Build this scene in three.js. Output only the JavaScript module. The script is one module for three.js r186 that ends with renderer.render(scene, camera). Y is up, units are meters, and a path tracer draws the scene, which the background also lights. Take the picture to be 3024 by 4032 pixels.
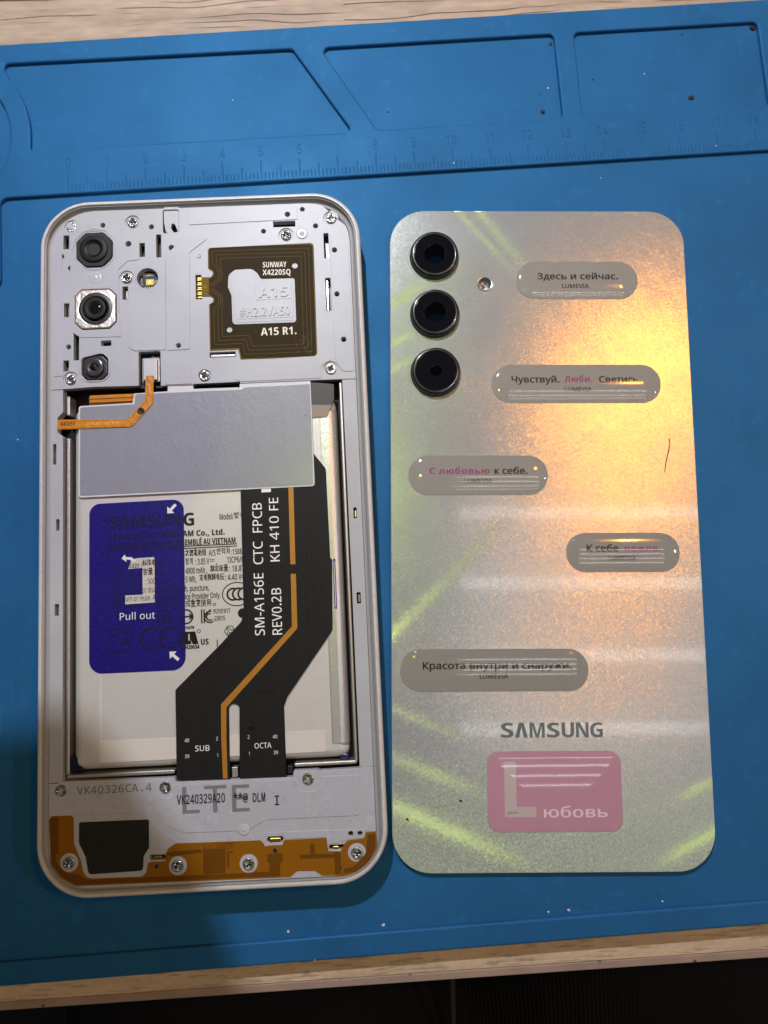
import * as THREE from 'three';
import { RoundedBoxGeometry } from 'three/addons/geometries/RoundedBoxGeometry.js';
import { TextGeometry } from 'three/addons/geometries/TextGeometry.js';
import { FontLoader } from 'three/addons/loaders/FontLoader.js';
import { RectAreaLightUniformsLib } from 'three/addons/lights/RectAreaLightUniformsLib.js';
import { MarchingCubes } from 'three/addons/objects/MarchingCubes.js';
import * as BGU from 'three/addons/utils/BufferGeometryUtils.js';

// ---------------------------------------------------------------- camera, light, exposure
// Lengths are authored in millimetres and written out in metres. Ruler frame: x along the ruler from its 0 mark, z towards the viewer, y up.
const MM = 0.001, OX = -80, OZ = -100;                 // ruler frame (mm) -> world
const W = (x, y, z) => new THREE.Vector3((x + OX) * MM, y * MM, (z + OZ) * MM);
const TABLE = 0, FLOOR = 3.4, RIM = 4.5;               // table top, floor of the mat, raised rim of the mat

const renderer = new THREE.WebGLRenderer({ antialias: true });
renderer.toneMapping = THREE.LinearToneMapping;
renderer.toneMappingExposure = 0.87;
renderer.shadowMap.enabled = true;
const scene = new THREE.Scene();
scene.background = new THREE.Color(0.042, 0.044, 0.048);   // the dim, even light of the room round the bench
RectAreaLightUniformsLib.init();

const camera = new THREE.PerspectiveCamera(2 * Math.atan(2016 / 2738.45) * 180 / Math.PI, 0.75, 0.01, 20);
camera.position.copy(W(71.0755, 166.3704 + RIM, 105.5091));
camera.up.set(0.07068, 0.11026, -0.99139);
camera.lookAt(camera.position.clone().sub(new THREE.Vector3(-0.01638, 0.99387, 0.10936)));

const WHITE = [0.95, 0.975, 1.08];                                            // white, tinted bluish to offset the added amber and green lamps
const LAMPS = {
  back: { at: [30, 325, -160], power: 0.46, color: WHITE },                 // behind the mat: shades the pocket walls
  side: { at: [700, 600, 80], power: 0.20, color: WHITE },                  // far to the right: shades the left flanks
  warm: { at: [333, 500, -73], power: 0.25, color: [1, 0.33, 0.012] },     // added amber lamp, colours the glow at the upper right of the cover
  green: { at: [30, 450, 12], power: 0.034, color: [0.78, 1, 0.09] },       // added yellow-green lamp, colours the beams and rays of the cover
};
const TUBE_RADIANCE = 9, CEILING = 1500;

// ---------------------------------------------------------------- helpers
let seed = 7;
const rnd = () => { seed = (seed + 0x6d2b79f5) | 0; let t = Math.imul(seed ^ (seed >>> 15), 1 | seed); t = (t + Math.imul(t ^ (t >>> 7), 61 | t)) ^ t; return ((t ^ (t >>> 14)) >>> 0) / 4294967296; };
const hash = (x, y, s = 0) => { let h = (Math.imul(x, 374761393) + Math.imul(y, 668265263) + Math.imul(s, 2147483647)) | 0; h = Math.imul(h ^ (h >>> 13), 1274126177); return ((h ^ (h >>> 16)) >>> 0) / 4294967296; };
const sm = (t) => t * t * (3 - 2 * t), lerp = (a, b, t) => a + (b - a) * t, clamp = (x, a = 0, b = 1) => Math.min(b, Math.max(a, x));
const step = (a, b, x) => sm(clamp((x - a) / (b - a)));
function noise(x, y, s = 0, px = 0, py = 0) {            // value noise; px, py: period, 0 for none
  const ix = Math.floor(x), iy = Math.floor(y), u = sm(x - ix), v = sm(y - iy), m = (a, p) => (p ? ((a % p) + p) % p : a);
  const x0 = m(ix, px), x1 = m(ix + 1, px), y0 = m(iy, py), y1 = m(iy + 1, py);
  return lerp(lerp(hash(x0, y0, s), hash(x1, y0, s), u), lerp(hash(x0, y1, s), hash(x1, y1, s), u), v);
}
const fbm = (x, y, s, oct = 4, px = 0, py = 0) => { let a = 0, w = 0.5, k = 1, t = 0; for (let i = 0; i < oct; i++) { a += w * noise(x * k, y * k, s + i, px * k, py * k); t += w; w *= 0.5; k *= 2; } return a / t; };

const names = new Map();
function numbered(name) { const n = names.get(name) ?? 0; names.set(name, n + 1); return n ? `${name}_${String(n).padStart(3, '0')}` : name; }
function add(o, parent) { o.traverse((k) => { if (k.isMesh) k.castShadow = k.receiveShadow = true; }); parent.add(o); return o; }
function obj(name, geo, mat, parent = scene, label) {   // geometry in mm -> a named mesh
  const list = [].concat(geo), g = list.length > 1 ? BGU.mergeGeometries(list.map((x) => (x.index ? x.toNonIndexed() : x)).map((x) => { for (const k of Object.keys(x.attributes)) if (!['position', 'normal', 'uv'].includes(k)) x.deleteAttribute(k); return x; })) : list[0];
  g.scale(MM, MM, MM);
  const m = new THREE.Mesh(g, mat);
  m.name = parent === scene ? numbered(name) : name;
  if (label) m.userData.label = label;
  return add(m, parent);
}
function thing(name, label, category, at = [0, 0, 0], turn = 0) {
  const o = new THREE.Group();
  o.name = numbered(name); o.position.copy(W(...at)); o.rotation.y = turn;
  o.userData = { label, category };
  scene.add(o);
  return o;
}
function part(name, parent, label) { const o = new THREE.Group(); o.name = name; if (label) o.userData.label = label; parent.add(o); return o; }

// Outlines. rpoly: a polygon with its corners rounded; a point may carry its own radius as third entry.
function rpoly(pts, r = 0, Kind = THREE.Shape) {
  const s = new Kind(), n = pts.length;
  for (let i = 0; i < n; i++) {
    const p = pts[i], a = pts[(i + n - 1) % n], b = pts[(i + 1) % n], q = p[2] ?? r;
    const la = Math.hypot(a[0] - p[0], a[1] - p[1]), lb = Math.hypot(b[0] - p[0], b[1] - p[1]);
    const ang = Math.acos(clamp(((a[0] - p[0]) * (b[0] - p[0]) + (a[1] - p[1]) * (b[1] - p[1])) / (la * lb), -1, 1));
    const d = q < 0.15 ? 0 : Math.min(q / Math.max(Math.tan(ang / 2), 1e-3), la * 0.48, lb * 0.48);
    const A = [p[0] + (a[0] - p[0]) / la * d, p[1] + (a[1] - p[1]) / la * d], B = [p[0] + (b[0] - p[0]) / lb * d, p[1] + (b[1] - p[1]) / lb * d];
    i ? s.lineTo(...A) : s.moveTo(...A);
    if (d > 1e-3) s.bezierCurveTo(lerp(A[0], p[0], 0.56), lerp(A[1], p[1], 0.56), lerp(B[0], p[0], 0.56), lerp(B[1], p[1], 0.56), ...B);
  }
  s.closePath();
  return s;
}
const rect = (x0, y0, x1, y1, r = 0, Kind) => rpoly([[x0, y0], [x1, y0], [x1, y1], [x0, y1]], r, Kind);
const circle = (x, y, r, Kind = THREE.Shape) => { const s = new Kind(); s.absarc(x, y, r, 0, Math.PI * 2, true); return s; };
const hrect = (...a) => rect(a[0], a[1], a[2], a[3], a[4] ?? 0, THREE.Path), hcircle = (x, y, r) => circle(x, y, r, THREE.Path), hpoly = (pts, r) => rpoly(pts, r, THREE.Path);
const holed = (s, ...h) => { s.holes.push(...h); return s; };
// A sheet or block: SHAPE in (x, z), from height Y0 to Y1, its top and bottom edges rounded by BEVEL; uv in mm.
function slab(shape, y0, y1, bevel = 0, seg = 2, curve = 10) {
  const g = new THREE.ExtrudeGeometry(shape, { depth: Math.max(y1 - y0 - 2 * bevel, 1e-3), bevelEnabled: bevel > 0, bevelThickness: bevel, bevelSize: bevel, bevelOffset: -bevel, bevelSegments: seg, curveSegments: curve });
  g.rotateX(Math.PI / 2); g.translate(0, y1 - bevel, 0);
  return g;
}
function flatUV(g, x0, z0, x1, z1) {   // uv of a thing's own top view, in its own axes (mm)
  const p = g.attributes.position, uv = new Float32Array(p.count * 2);
  for (let i = 0; i < p.count; i++) { uv[i * 2] = (p.getX(i) - x0) / (x1 - x0); uv[i * 2 + 1] = 1 - (p.getZ(i) - z0) / (z1 - z0); }
  g.setAttribute('uv', new THREE.BufferAttribute(uv, 2));
  return g;
}
function mmUV(g, s = 1) {              // uv in mm / s by the largest axis of the normal
  const p = g.attributes.position, n = g.attributes.normal, uv = new Float32Array(p.count * 2);
  for (let i = 0; i < p.count; i++) {
    const ax = Math.abs(n.getX(i)), ay = Math.abs(n.getY(i)), az = Math.abs(n.getZ(i));
    const [a, b] = ay >= ax && ay >= az ? [p.getX(i), -p.getZ(i)] : az >= ax ? [p.getX(i), p.getY(i)] : [p.getZ(i), p.getY(i)];
    uv[i * 2] = a / s; uv[i * 2 + 1] = b / s;
  }
  g.setAttribute('uv', new THREE.BufferAttribute(uv, 2));
  return g;
}
const box = (x0, y0, z0, x1, y1, z1, r = 0) => (r ? new RoundedBoxGeometry(x1 - x0, y1 - y0, z1 - z0, 3, r) : new THREE.BoxGeometry(x1 - x0, y1 - y0, z1 - z0)).translate((x0 + x1) / 2, (y0 + y1) / 2, (z0 + z1) / 2);
const cyl = (x, z, y0, y1, r0, r1 = r0, n = 40) => new THREE.CylinderGeometry(r1, r0, y1 - y0, n).translate(x, (y0 + y1) / 2, z);
const lathe = (x, z, prof, n = 48) => new THREE.LatheGeometry(prof.map((p) => new THREE.Vector2(...p)), n).translate(x, 0, z);
// A rounded rectangle of W x H swept inwards along a profile of [inset, height].
function rrLoft(w, h, r, prof, { close = false, crease = 0.6, n = 14, cap = false } = {}) {
  const pos = [], idx = [], ring = (d) => {
    const out = [], R = Math.max(r - d, 0.02), a = w / 2 - d - R, b = h / 2 - d - R;
    for (const [sx, sz, t0] of [[1, 1, 0], [-1, 1, 1], [-1, -1, 2], [1, -1, 3]]) for (let i = 0; i <= n; i++) { const t = (t0 + i / n) * Math.PI / 2; out.push([sx * Math.max(a, 0) + R * Math.cos(t), sz * Math.max(b, 0) + R * Math.sin(t)]); }
    return out;
  };
  const N = 4 * (n + 1), rows = close ? [...prof, prof[0]] : prof;
  rows.forEach(([d, y]) => ring(d).forEach(([x, z]) => pos.push(x, y, z)));
  for (let k = 0; k < rows.length - 1; k++) for (let i = 0; i < N; i++) { const a = k * N + i, b = k * N + (i + 1) % N; idx.push(a, a + N, b, b, a + N, b + N); }
  if (cap) { const c = pos.length / 3, k = (rows.length - 1) * N; pos.push(0, rows.at(-1)[1], 0); for (let i = 0; i < N; i++) idx.push(k + i, c, k + (i + 1) % N); }
  let g = new THREE.BufferGeometry();
  g.setAttribute('position', new THREE.Float32BufferAttribute(pos, 3)); g.setIndex(idx);
  g.computeVertexNormals();
  if (crease) g = BGU.toCreasedNormals(g, crease);
  if (!g.attributes.uv) flatUV(g, -1, -1, 1, 1);
  return g;
}
function tube(pts, r, seg = 40, n = 8) { return new THREE.TubeGeometry(new THREE.CatmullRomCurve3(pts.map((p) => new THREE.Vector3(...p))), seg, r, n, false); }

// Textures
function data(w, h, f, srgb = false, repeat = true) {
  const a = new Uint8Array(w * h * 4);
  for (let y = 0; y < h; y++) for (let x = 0; x < w; x++) { const c = f(x / w, y / h, x, y), o = (y * w + x) * 4; a[o] = clamp(c[0]) * 255; a[o + 1] = clamp(c[1]) * 255; a[o + 2] = clamp(c[2]) * 255; a[o + 3] = 255; }
  const t = new THREE.DataTexture(a, w, h);
  t.magFilter = THREE.LinearFilter; t.minFilter = THREE.LinearFilter;
  if (repeat) t.wrapS = t.wrapT = THREE.RepeatWrapping;
  if (srgb) t.colorSpace = THREE.SRGBColorSpace;
  t.needsUpdate = true;
  return t;
}
const grey = (w, h, f) => data(w, h, (...a) => { const v = f(...a); return [v, v, v]; });
function canvas(w, h, draw) {
  const c = document.createElement('canvas'); c.width = Math.round(w); c.height = Math.round(h);
  const x = c.getContext('2d'); draw(x, c.width, c.height);
  const t = new THREE.CanvasTexture(c); t.colorSpace = THREE.SRGBColorSpace; t.magFilter = THREE.LinearFilter;
  return t;
}
let STROKE = 0;
// Text squeezed into a given width, its baseline at (x, y), capitals of the given height.
function type(x, text, px, py, width, cap, { font = 'sans-serif', weight = '', align = 'left', stroke = STROKE } = {}) {
  x.save(); x.font = `${weight} ${cap / 0.714}px ${font}`; x.textBaseline = 'alphabetic';
  const m = x.measureText(text).width, k = width ? width / m : 1;
  x.translate(align === 'center' && width ? px - width / 2 : px, py); x.scale(k, 1);
  x.textAlign = 'left'; if (stroke) { x.lineWidth = stroke; x.lineJoin = 'round'; x.strokeStyle = x.fillStyle; x.strokeText(text, 0, 0); }
  x.fillText(text, 0, 0); x.restore();
}
function speckle(x, w, h, n, colors, r0, r1) { for (let i = 0; i < n; i++) { x.fillStyle = colors[(rnd() * colors.length) | 0]; x.beginPath(); x.arc(rnd() * w, rnd() * h, lerp(r0, r1, rnd() ** 2), 0, 7); x.fill(); } }

const std = (o) => new THREE.MeshStandardMaterial(o), phy = (o) => new THREE.MeshPhysicalMaterial(o);
const lin = (r, g, b) => new THREE.Color().setRGB(r, g, b);
function tex(t, rx, ry = rx) { const k = t.clone(); k.repeat.set(rx, ry); k.needsUpdate = true; return k; }
const fine = grey(256, 256, (u, v) => 0.55 * fbm(u * 64, v * 64, 3, 3, 64, 64) + 0.45 * fbm(u * 8, v * 8, 9, 3, 8, 8));
const cloudy = grey(256, 256, (u, v) => fbm(u * 5, v * 5, 21, 5, 5, 5));

// ---------------------------------------------------------------- the table
{
  // Laminate with a printed oak grain and pressed pores: 240 x 120 mm per repeat.
  const grainH = (u, v) => { const w = 0.55 * (fbm(u * 4, v * 5, 40, 3, 4, 5) - 0.5); return v * 64 + w * 2.4 + 0.9 * (noise(u * 18, v * 18, 44, 18, 18) - 0.5); };
  const pore = (u, v) => {
    const g = grainH(u, v), k = Math.floor(g), f = g - k, kk = ((k % 64) + 64) % 64;
    const on = step(0.34, 0.56, noise(u * 7 + kk * 3.7, kk, 51, 0, 0) * 0.65 + 0.35 * noise(u * 30, kk, 52)), wid = 0.05 + 0.1 * hash(kk, 5);
    return on * (1 - step(wid * 0.4, wid * 1.6, Math.abs(f - 0.5 - 0.2 * (noise(u * 40, kk * 1.3, 57) - 0.5))));
  };
  const map = data(1024, 1024, (u, v) => {
    const a = fbm(u * 6, v * 40, 60, 4, 6, 40), b = fbm(u * 60, v * 120, 63, 3, 60, 120), p = pore(u, v), t = clamp(0.25 + 0.75 * a + 0.5 * (b - 0.5));
    const c = [lerp(0.54, 0.77, t), lerp(0.475, 0.70, t), lerp(0.405, 0.625, t)];
    return c.map((x, i) => lerp(x, [0.25, 0.18, 0.13][i], p * 0.85));
  }, true);
  const bump = grey(1024, 1024, (u, v) => 0.75 - 0.6 * pore(u, v) + 0.25 * fbm(u * 60, v * 200, 63, 2, 60, 200));
  const lam = std({ color: lin(0.84, 0.81, 0.76), map: tex(map, 1 / 240, 1 / 120), bumpMap: tex(bump, 1 / 240, 1 / 120), bumpScale: 0.00012, roughness: 0.55 });
  const band = std({ color: lin(0.34, 0.25, 0.20), map: tex(data(512, 64, (u, v) => { const d = step(0.80, 0.88, fbm(u * 90, v * 12, 70, 3, 90, 12)); const b = 0.9 + 0.1 * noise(u * 40, v * 6, 72, 40, 6); return [b * (1 - 0.6 * d), b * (1 - 0.6 * d), b * (1 - 0.55 * d)]; }, true), 1 / 180, 1 / 20), roughness: 0.6 });
  const t = new THREE.Group(); t.name = numbered('table'); t.userData = { kind: 'structure', label: 'light oak laminate table top with a beige front edge' };
  t.position.copy(W(70, 0, 193.85)); t.rotation.y = -0.0118; scene.add(t);
  obj('table_top', mmUV(box(-420, -22, -520, 330, TABLE, -40)), lam, t);
  // the front board: paler, with short oak flecks
  const fleck = data(1024, 256, (u, v) => { const a = fbm(u * 10, v * 14, 261, 4, 10, 14), b = step(0.56, 0.76, fbm(u * 30, v * 90, 266, 3, 30, 90)), c = fbm(u * 120, v * 60, 270, 2, 120, 60), k = 0.86 + 0.16 * a + 0.1 * (c - 0.5); return [0.80 * k - 0.12 * b, 0.715 * k - 0.12 * b, 0.60 * k - 0.11 * b]; }, true);
  obj('front_board', mmUV(box(-420, -22, -39.9, 330, TABLE, -0.12)), std({ map: tex(fleck, 1 / 130, 1 / 40), bumpMap: tex(bump, 1 / 240, 1 / 120), bumpScale: 0.00005, roughness: 0.55 }), t);
  obj('edge_band', mmUV(box(-420, -22, 0.05, 330, TABLE - 0.05, 1.95, 0.35)), band, t);
}

obj('floor', mmUV(box(-2500, -760, -2500, 2500, -740, 2500)), std({ color: lin(0.02, 0.019, 0.018), roughness: 0.8 })).userData = { kind: 'structure', label: 'dark floor under the table' };

// ---------------------------------------------------------------- the silicone mat
{
  const m = thing('work_mat', 'blue silicone repair mat with a raised ruler and parts pockets on the wooden table', 'repair mat', [0, TABLE, 0]);
  const blue = phy({ color: lin(0.021, 0.117, 0.29), map: tex(data(512, 512, (u, v) => { const a = fbm(u * 6, v * 6, 311, 5, 6, 6), b = step(0.66, 0.8, fbm(u * 40, v * 40, 320, 4, 40, 40)), k = 0.95 + 0.14 * (a - 0.5) + 0.06 * b; return [k, k, k]; }, true), 1 / 110), roughness: 0.62, specularColor: lin(0.16, 0.58, 1.0), roughnessMap: tex(grey(512, 512, (u, v) => 0.75 + 0.25 * fbm(u * 9, v * 9, 31, 5, 9, 9)), 1 / 90), bumpMap: tex(fine, 1 / 9), bumpScale: 0.00003, });
  const arc = (cx, cz, r, a0, a1, n) => Array.from({ length: n }, (_, i) => { const a = lerp(a0, a1, i / (n - 1)); return [cx + r * Math.cos(a), cz + r * Math.sin(a), 0.02]; });
  const left = arc(-34.7, -15.9, 25.6, 0.10, -0.76, 9).map((p, i) => (i === 0 ? [p[0], -11.4, 1.0] : i === 8 ? [-16.2, -35.9, 1.4] : p));
  const holes = [
    hpoly([[72.9, -11.1, 1.2], ...left, [58.7, -35.3, 1.4]], 1),
    hpoly([[66.0, -35.1, 1.6], [127.15, -35.1, 1.5], [127.15, -11.2, 1.4], [79.2, -11.3, 1.0]], 1),
    hrect(132.4, -35.1, 181.0, -11.2, 1.5),
    hcircle(-34.7, -15.9, 20.5),
    hpoly([[-17.2, 0.9, 2.2], [262, 0.9, 2], [262, 182.3, 2], [-62, 182.3, 3], [-62, 24, 2], [-17.2, 24, 2]], 2),
  ];
  const rim = slab(holed(rect(-72, -41.3, 278, 187.3, 4), ...holes), 1.0, RIM, 0.5, 4, 16);
  obj('mat_body', [mmUV(slab(rect(-71.6, -40.9, 277.6, 186.9, 4), 0.05, FLOOR, 0.02, 1)), mmUV(rim)], blue, m);
  // The ruler: raised ticks and numbers; 0.978 mm between ticks.
  const S = 0.978, ticks = [];
  for (let i = 0; i <= 196; i++) { const L = i % 10 === 0 ? 4.7 : i % 5 === 0 ? 3.2 : 1.55, x = i * S + 0.1; ticks.push(mmUV(new THREE.CylinderGeometry(0.17, 0.23, L, 5).rotateX(Math.PI / 2).scale(1, 0.8, 1).translate(x, RIM + 0.02, 0.05 - L / 2))); }
  obj('ruler_ticks', ticks, blue, m).userData.kind = 'stuff';
  const font = await new FontLoader().loadAsync('fonts/droid/droid_sans_regular.typeface.json');
  for (let i = 0; i <= 20; i++) {
    const g = new TextGeometry(String(i), { font, size: 2.75, depth: 0.05, curveSegments: 4, bevelEnabled: true, bevelSize: 0.06, bevelThickness: 0.07, bevelSegments: 1 });
    g.computeBoundingBox(); const c = (g.boundingBox.min.x + g.boundingBox.max.x) / 2;
    g.translate(-c, 0, 0).scale(0.68, 1, 1).rotateX(-Math.PI / 2).translate(i * 10 * S + 0.2, RIM - 0.02, -6.1);
    obj('ruler_number', mmUV(g), blue, m);
  }
}

// ---------------------------------------------------------------- the opened phone
const PHONE = { at: [32.6927, FLOOR + 0.02, 88.1403], turn: -0.0243 };
{
  const P = thing('smartphone', 'opened white smartphone lying face down with its cameras, battery and flex cables exposed', 'smartphone', PHONE.at, PHONE.turn);
  const TOP = 7.3;                                                   // the white cover's surface above the phone's face
  const paint = phy({ color: lin(0.445, 0.47, 0.505), roughness: 0.42, bumpMap: tex(fine, 1 / 6), bumpScale: 0.000012, map: tex(data(256, 256, (u, v) => { const k = 0.93 + 0.07 * fbm(u * 7, v * 7, 81, 5, 7, 7); return [k, k, k]; }, true), 1 / 60) });
  const rimM = phy({ color: lin(0.64, 0.635, 0.61), roughness: 0.45, clearcoat: 0.2, clearcoatRoughness: 0.25, map: tex(data(512, 64, (u, v) => { const k = 0.9 + 0.1 * fbm(u * 80, v * 10, 84, 3, 80, 10); return [k, k, k]; }, true), 1 / 70, 1 / 10) });
  const ledgeM = std({ color: lin(0.33, 0.33, 0.33), roughness: 0.5, bumpMap: tex(fine, 1 / 5), bumpScale: 0.00003 });
  const dark = std({ color: lin(0.012, 0.012, 0.014), roughness: 0.45 });
  const board = std({ color: lin(0.008, 0.03, 0.04), roughness: 0.3 });
  const steel = std({ color: lin(0.62, 0.58, 0.54), metalness: 1, roughness: 0.28 });
  const satin = std({ color: lin(0.56, 0.53, 0.50), metalness: 0.9, roughness: 0.42, bumpMap: tex(fine, 1 / 3), bumpScale: 0.00004 });
  const orange = phy({ color: lin(0.62, 0.24, 0.03), roughness: 0.3, metalness: 0.3, bumpMap: tex(cloudy, 1 / 8), bumpScale: 0.00008 });
  const flatOrange = phy({ color: lin(0.24, 0.095, 0.003), roughness: 0.45, specularIntensity: 0.4 });
  const flatBrown = phy({ color: lin(0.13, 0.05, 0.003), roughness: 0.45, specularIntensity: 0.4 });
  const gold = std({ color: lin(0.75, 0.48, 0.14), metalness: 1, roughness: 0.3 });
  const blackPlastic = std({ color: lin(0.02, 0.02, 0.021), roughness: 0.4 });
  const white = std({ color: lin(0.75, 0.74, 0.70), roughness: 0.6 });

  // Frame: outer wall, rounded lip, a step for the cover and the ledge inside it.
  obj('frame', mmUV(rrLoft(76.9, 160.2, 11.6, [[1.2, 0.1], [0.35, 0.5], [0.02, 1.6], [0, 4], [0, 7.1], [0.1, 7.6], [0.32, 7.9], [0.62, 8.02], [0.95, 8.0], [1.05, 7.85], [1.08, 7.2]])), rimM, P);
  obj('frame_groove', mmUV(rrLoft(76.9, 160.2, 11.6, [[1.02, 7.35], [1.28, 7.3], [1.3, 7.62], [1.42, 7.68], [1.5, 7.55], [1.52, 6.9]])), ledgeM, P);
  obj('frame_ledge', mmUV(rrLoft(76.9, 160.2, 11.6, [[1.46, 7.1], [1.62, 6.75], [1.95, 6.5], [2.5, 6.45], [2.6, 5]])), ledgeM, P);
  obj('display_back', mmUV(rrLoft(75, 158, 10.8, [[0, 0.3], [0, 2], [0.1, 2.05]], { cap: true })), std({ color: lin(0.03, 0.03, 0.032), roughness: 0.5, metalness: 0.4 }), P);
  for (const [v0, v1] of [[-47, -30], [-22, -8]]) obj('side_button', box(-38.75, 3.4, v0, -38.35, 6.4, v1, 0.18), rimM, P);

  // Upper cover with its openings.
  const screws = [[-31.07, -73.95], [-16.47, -74.6], [-17.99, -60.59], [-31.32, -36.19], [31.53, -73.61], [20.54, -69.76], [0.18, -35.62], [30.04, -35.98]];
  const low = [[-33.13, 57.24], [-10.25, 57.65], [21.31, 57.41]], ringed = [[-31.38, 72.54], [-7.73, 74.37], [7.7, 74.66], [31.48, 73.56]];
  const oct = (x, z, a, c) => [[x - c, z - a], [x + c, z - a], [x + a, z - c], [x + a, z + c], [x + c, z + a], [x - c, z + a], [x - a, z + c], [x - a, z - c]];
  const slots = [[-33.11, -71.9, -31.76, -68.5], [-14.81, -69.2, -13.58, -65.75], [-10.81, -71.21, -9.64, -65.44], [-19, -58.43, -17.7, -55.21], [-32.93, -54.82, -31.68, -51.46], [-30.63, -47.31, -29.36, -40.73], [-24.16, -45.22, -21.76, -43.93], [-33.02, -40.76, -31.75, -38.17], [17.53, -73.3, 22.83, -71.9], [29.59, -69.77, 30.74, -63.49], [29.6, -58.43, 30.81, -50.25], [1.5, -41.2, 7.6, -39.95], [-1.5, -60.56, -0.14, -54.51]];
  const dots = [[-23.58, -74.09, 0.56], [-33.5, -66.62, 0.58], [-31.42, -63.61, 0.6], [-17.47, -69.1, 0.66], [-11.92, -73.26, 0.6], [-7.14, -67.72, 0.62], [-31.82, -44.07, 0.58], [-5.81, -43.22, 0.55], [21.06, -74.95, 0.6], [24.71, -76.18, 0.56], [27.74, -71.8, 0.58], [15.09, -70.97, 0.58], [32.09, -65.39, 0.58], [32.24, -54.31, 0.58], [33.39, -42.99, 0.6]];
  const upper = rpoly([[-35.95, -33.75, 0.02], [-35.95, -77.95, 10.2], [35.9, -77.7, 10.2], [35.9, -33.3, 0.02], [32.4, -33.3, 0.3], [8.5, -33.4, 0.05], [8.5, -33.75, 0.1], [-2.4, -33.7, 0.1], [-2.4, -33.5, 0.05], [-10.15, -33.55, 0.2], [-10.15, -42.1, 0.5], [-15.3, -42.1, 0.3], [-15.3, -33.85, 0.2], [-26, -34.05, 0.5], [-33, -33.8, 0.3]]);
  holed(upper, hpoly(oct(-25.6, -67.9, 4.35, 2.1), 0.4), hpoly(oct(-25.36, -53.04, 4.95, 3.3), 0.3), hpoly(oct(-25.6, -38.8, 3.15, 1.9), 0.9), hcircle(-12.97, -60.18, 2.55), hrect(-9.15, -78.05 + 0.6, -5.3, -71.5, 0.5),
    ...slots.map((s) => hrect(...s, 0.12)), ...dots.map((d) => hcircle(...d)), ...screws.map(([x, z]) => hcircle(x, z, x === 0.18 ? 1.5 : 1.78)));
  obj('upper_cover', mmUV(slab(upper, 5.6, TOP, 0.09, 2, 8)), paint, P);
  // Seats of the screws, deeper than the cover.
  for (const [x, z] of screws) obj('screw_seat', mmUV(slab(holed(circle(x, z, x === 0.18 ? 1.62 : 1.95), hcircle(x, z, 0.5)), 5.7, TOP - 0.32, 0.04, 1, 10)), paint, P);
  // Raised and sunk fields of the cover, each with its own edge.
  const field = (pts, y, r = 0.35, holes = []) => obj('cover_panel', mmUV(slab(holed(rpoly(pts, r), ...holes), TOP - 0.3, TOP + y + 0.08, 0.05, 2, 6)), paint, P);
  field([[-15.9, -64.5, 0.2], [-8.62, -64.5, 0.2], [-8.8, -42.3, 0.5], [-16.4, -42.35, 1.3], [-17.62, -43.4, 0.4], [-17.62, -54.9, 0.2], [-15.9, -55.3, 0.4]], 0.1, 0.3, [hcircle(-12.97, -60.18, 2.6)]);
  field([[1.58, -69.58, 0.3], [-2.76, -66.35, 0.9], [-3.1, -42.21, 0.7], [-8.5, -42.1, 0.2], [-8.4, -66, 0.4], [-3.4, -70.6, 0.4]], 0.08, 0.3, [hcircle(-7.14, -67.72, 0.66), hcircle(-5.81, -43.22, 0.6)]);
  field([[-3.0, -77.2, 0.15], [23.4, -76.95, 0.15], [23.5, -73.6, 0.15], [-2.85, -73.3, 0.15]], 0.07, 0.2, [hcircle(21.06, -74.95, 0.66)]);
  field([[31.1, -69.24, 0.3], [35.45, -69.05, 0.3], [35.55, -35.1, 0.3], [32.8, -35.2, 0.8], [31.2, -38.3, 0.6], [31.0, -50.2, 0.2]], 0.08, 0.3, [hcircle(32.09, -65.39, 0.64), hcircle(32.24, -54.31, 0.64), hcircle(33.39, -42.99, 0.66)]);
  field([[-9.1, -39.03, 0.15], [-3.4, -38.77, 0.5], [-2.8, -38.2, 0.3], [-2.73, -33.75, 0.1], [-9.1, -33.75, 0.1]], 0.1);
  field([[7.35, -39.2, 0.1], [31.1, -38.6, 0.6], [27.8, -36.8, 0.8], [27.6, -33.75, 0.2], [9, -33.75, 0.1], [7.35, -34.1, 0.1]], 0.06);
  field([[-35.3, -56.6, 0.3], [-34.95, -67.36, 0.8], [-34.5, -68.16, 0.4], [-33.4, -68.6, 0.2], [-33.3, -55.3, 0.2], [-33.4, -51.6, 0.3], [-33.2, -46.9, 0.2], [-33.2, -37.0, 0.2], [-35.2, -36.9, 0.2]], -0.0 + 0.07, 0.2, [hcircle(-33.5, -66.62, 0.02)].slice(1));
  // The field round the cameras.
  field([[-32.6, -75.1, 0.8], [-29.45, -75.57, 0.5], [-28.28, -75.2, 0.4], [-27.12, -75.75, 0.6], [-19.62, -75.43, 0.6], [-18.98, -74.3, 0.6], [-18.99, -72.11, 0.8], [-18.23, -70.85, 0.9], [-14.9, -70.6, 0.5], [-14.9, -65.0, 0.2], [-17.75, -64.71, 0.3], [-20, -62.6, 0.4], [-19.4, -46, 0.3], [-28.9, -46.2, 0.3], [-31, -47.6, 0.3], [-31.4, -50.6, 0.3], [-31.4, -68.2, 0.2], [-31.5, -72.0, 0.2]], 0.06, 0.3,
    [hcircle(-25.6, -67.9, 5.35), hpoly(oct(-25.36, -53.04, 5.05, 3.4), 0.3), hcircle(-31.07, -73.95, 1.9), hcircle(-23.58, -74.09, 0.62), hcircle(-17.47, -69.1, 0.72)].filter((_, i) => i !== 2));
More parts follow.
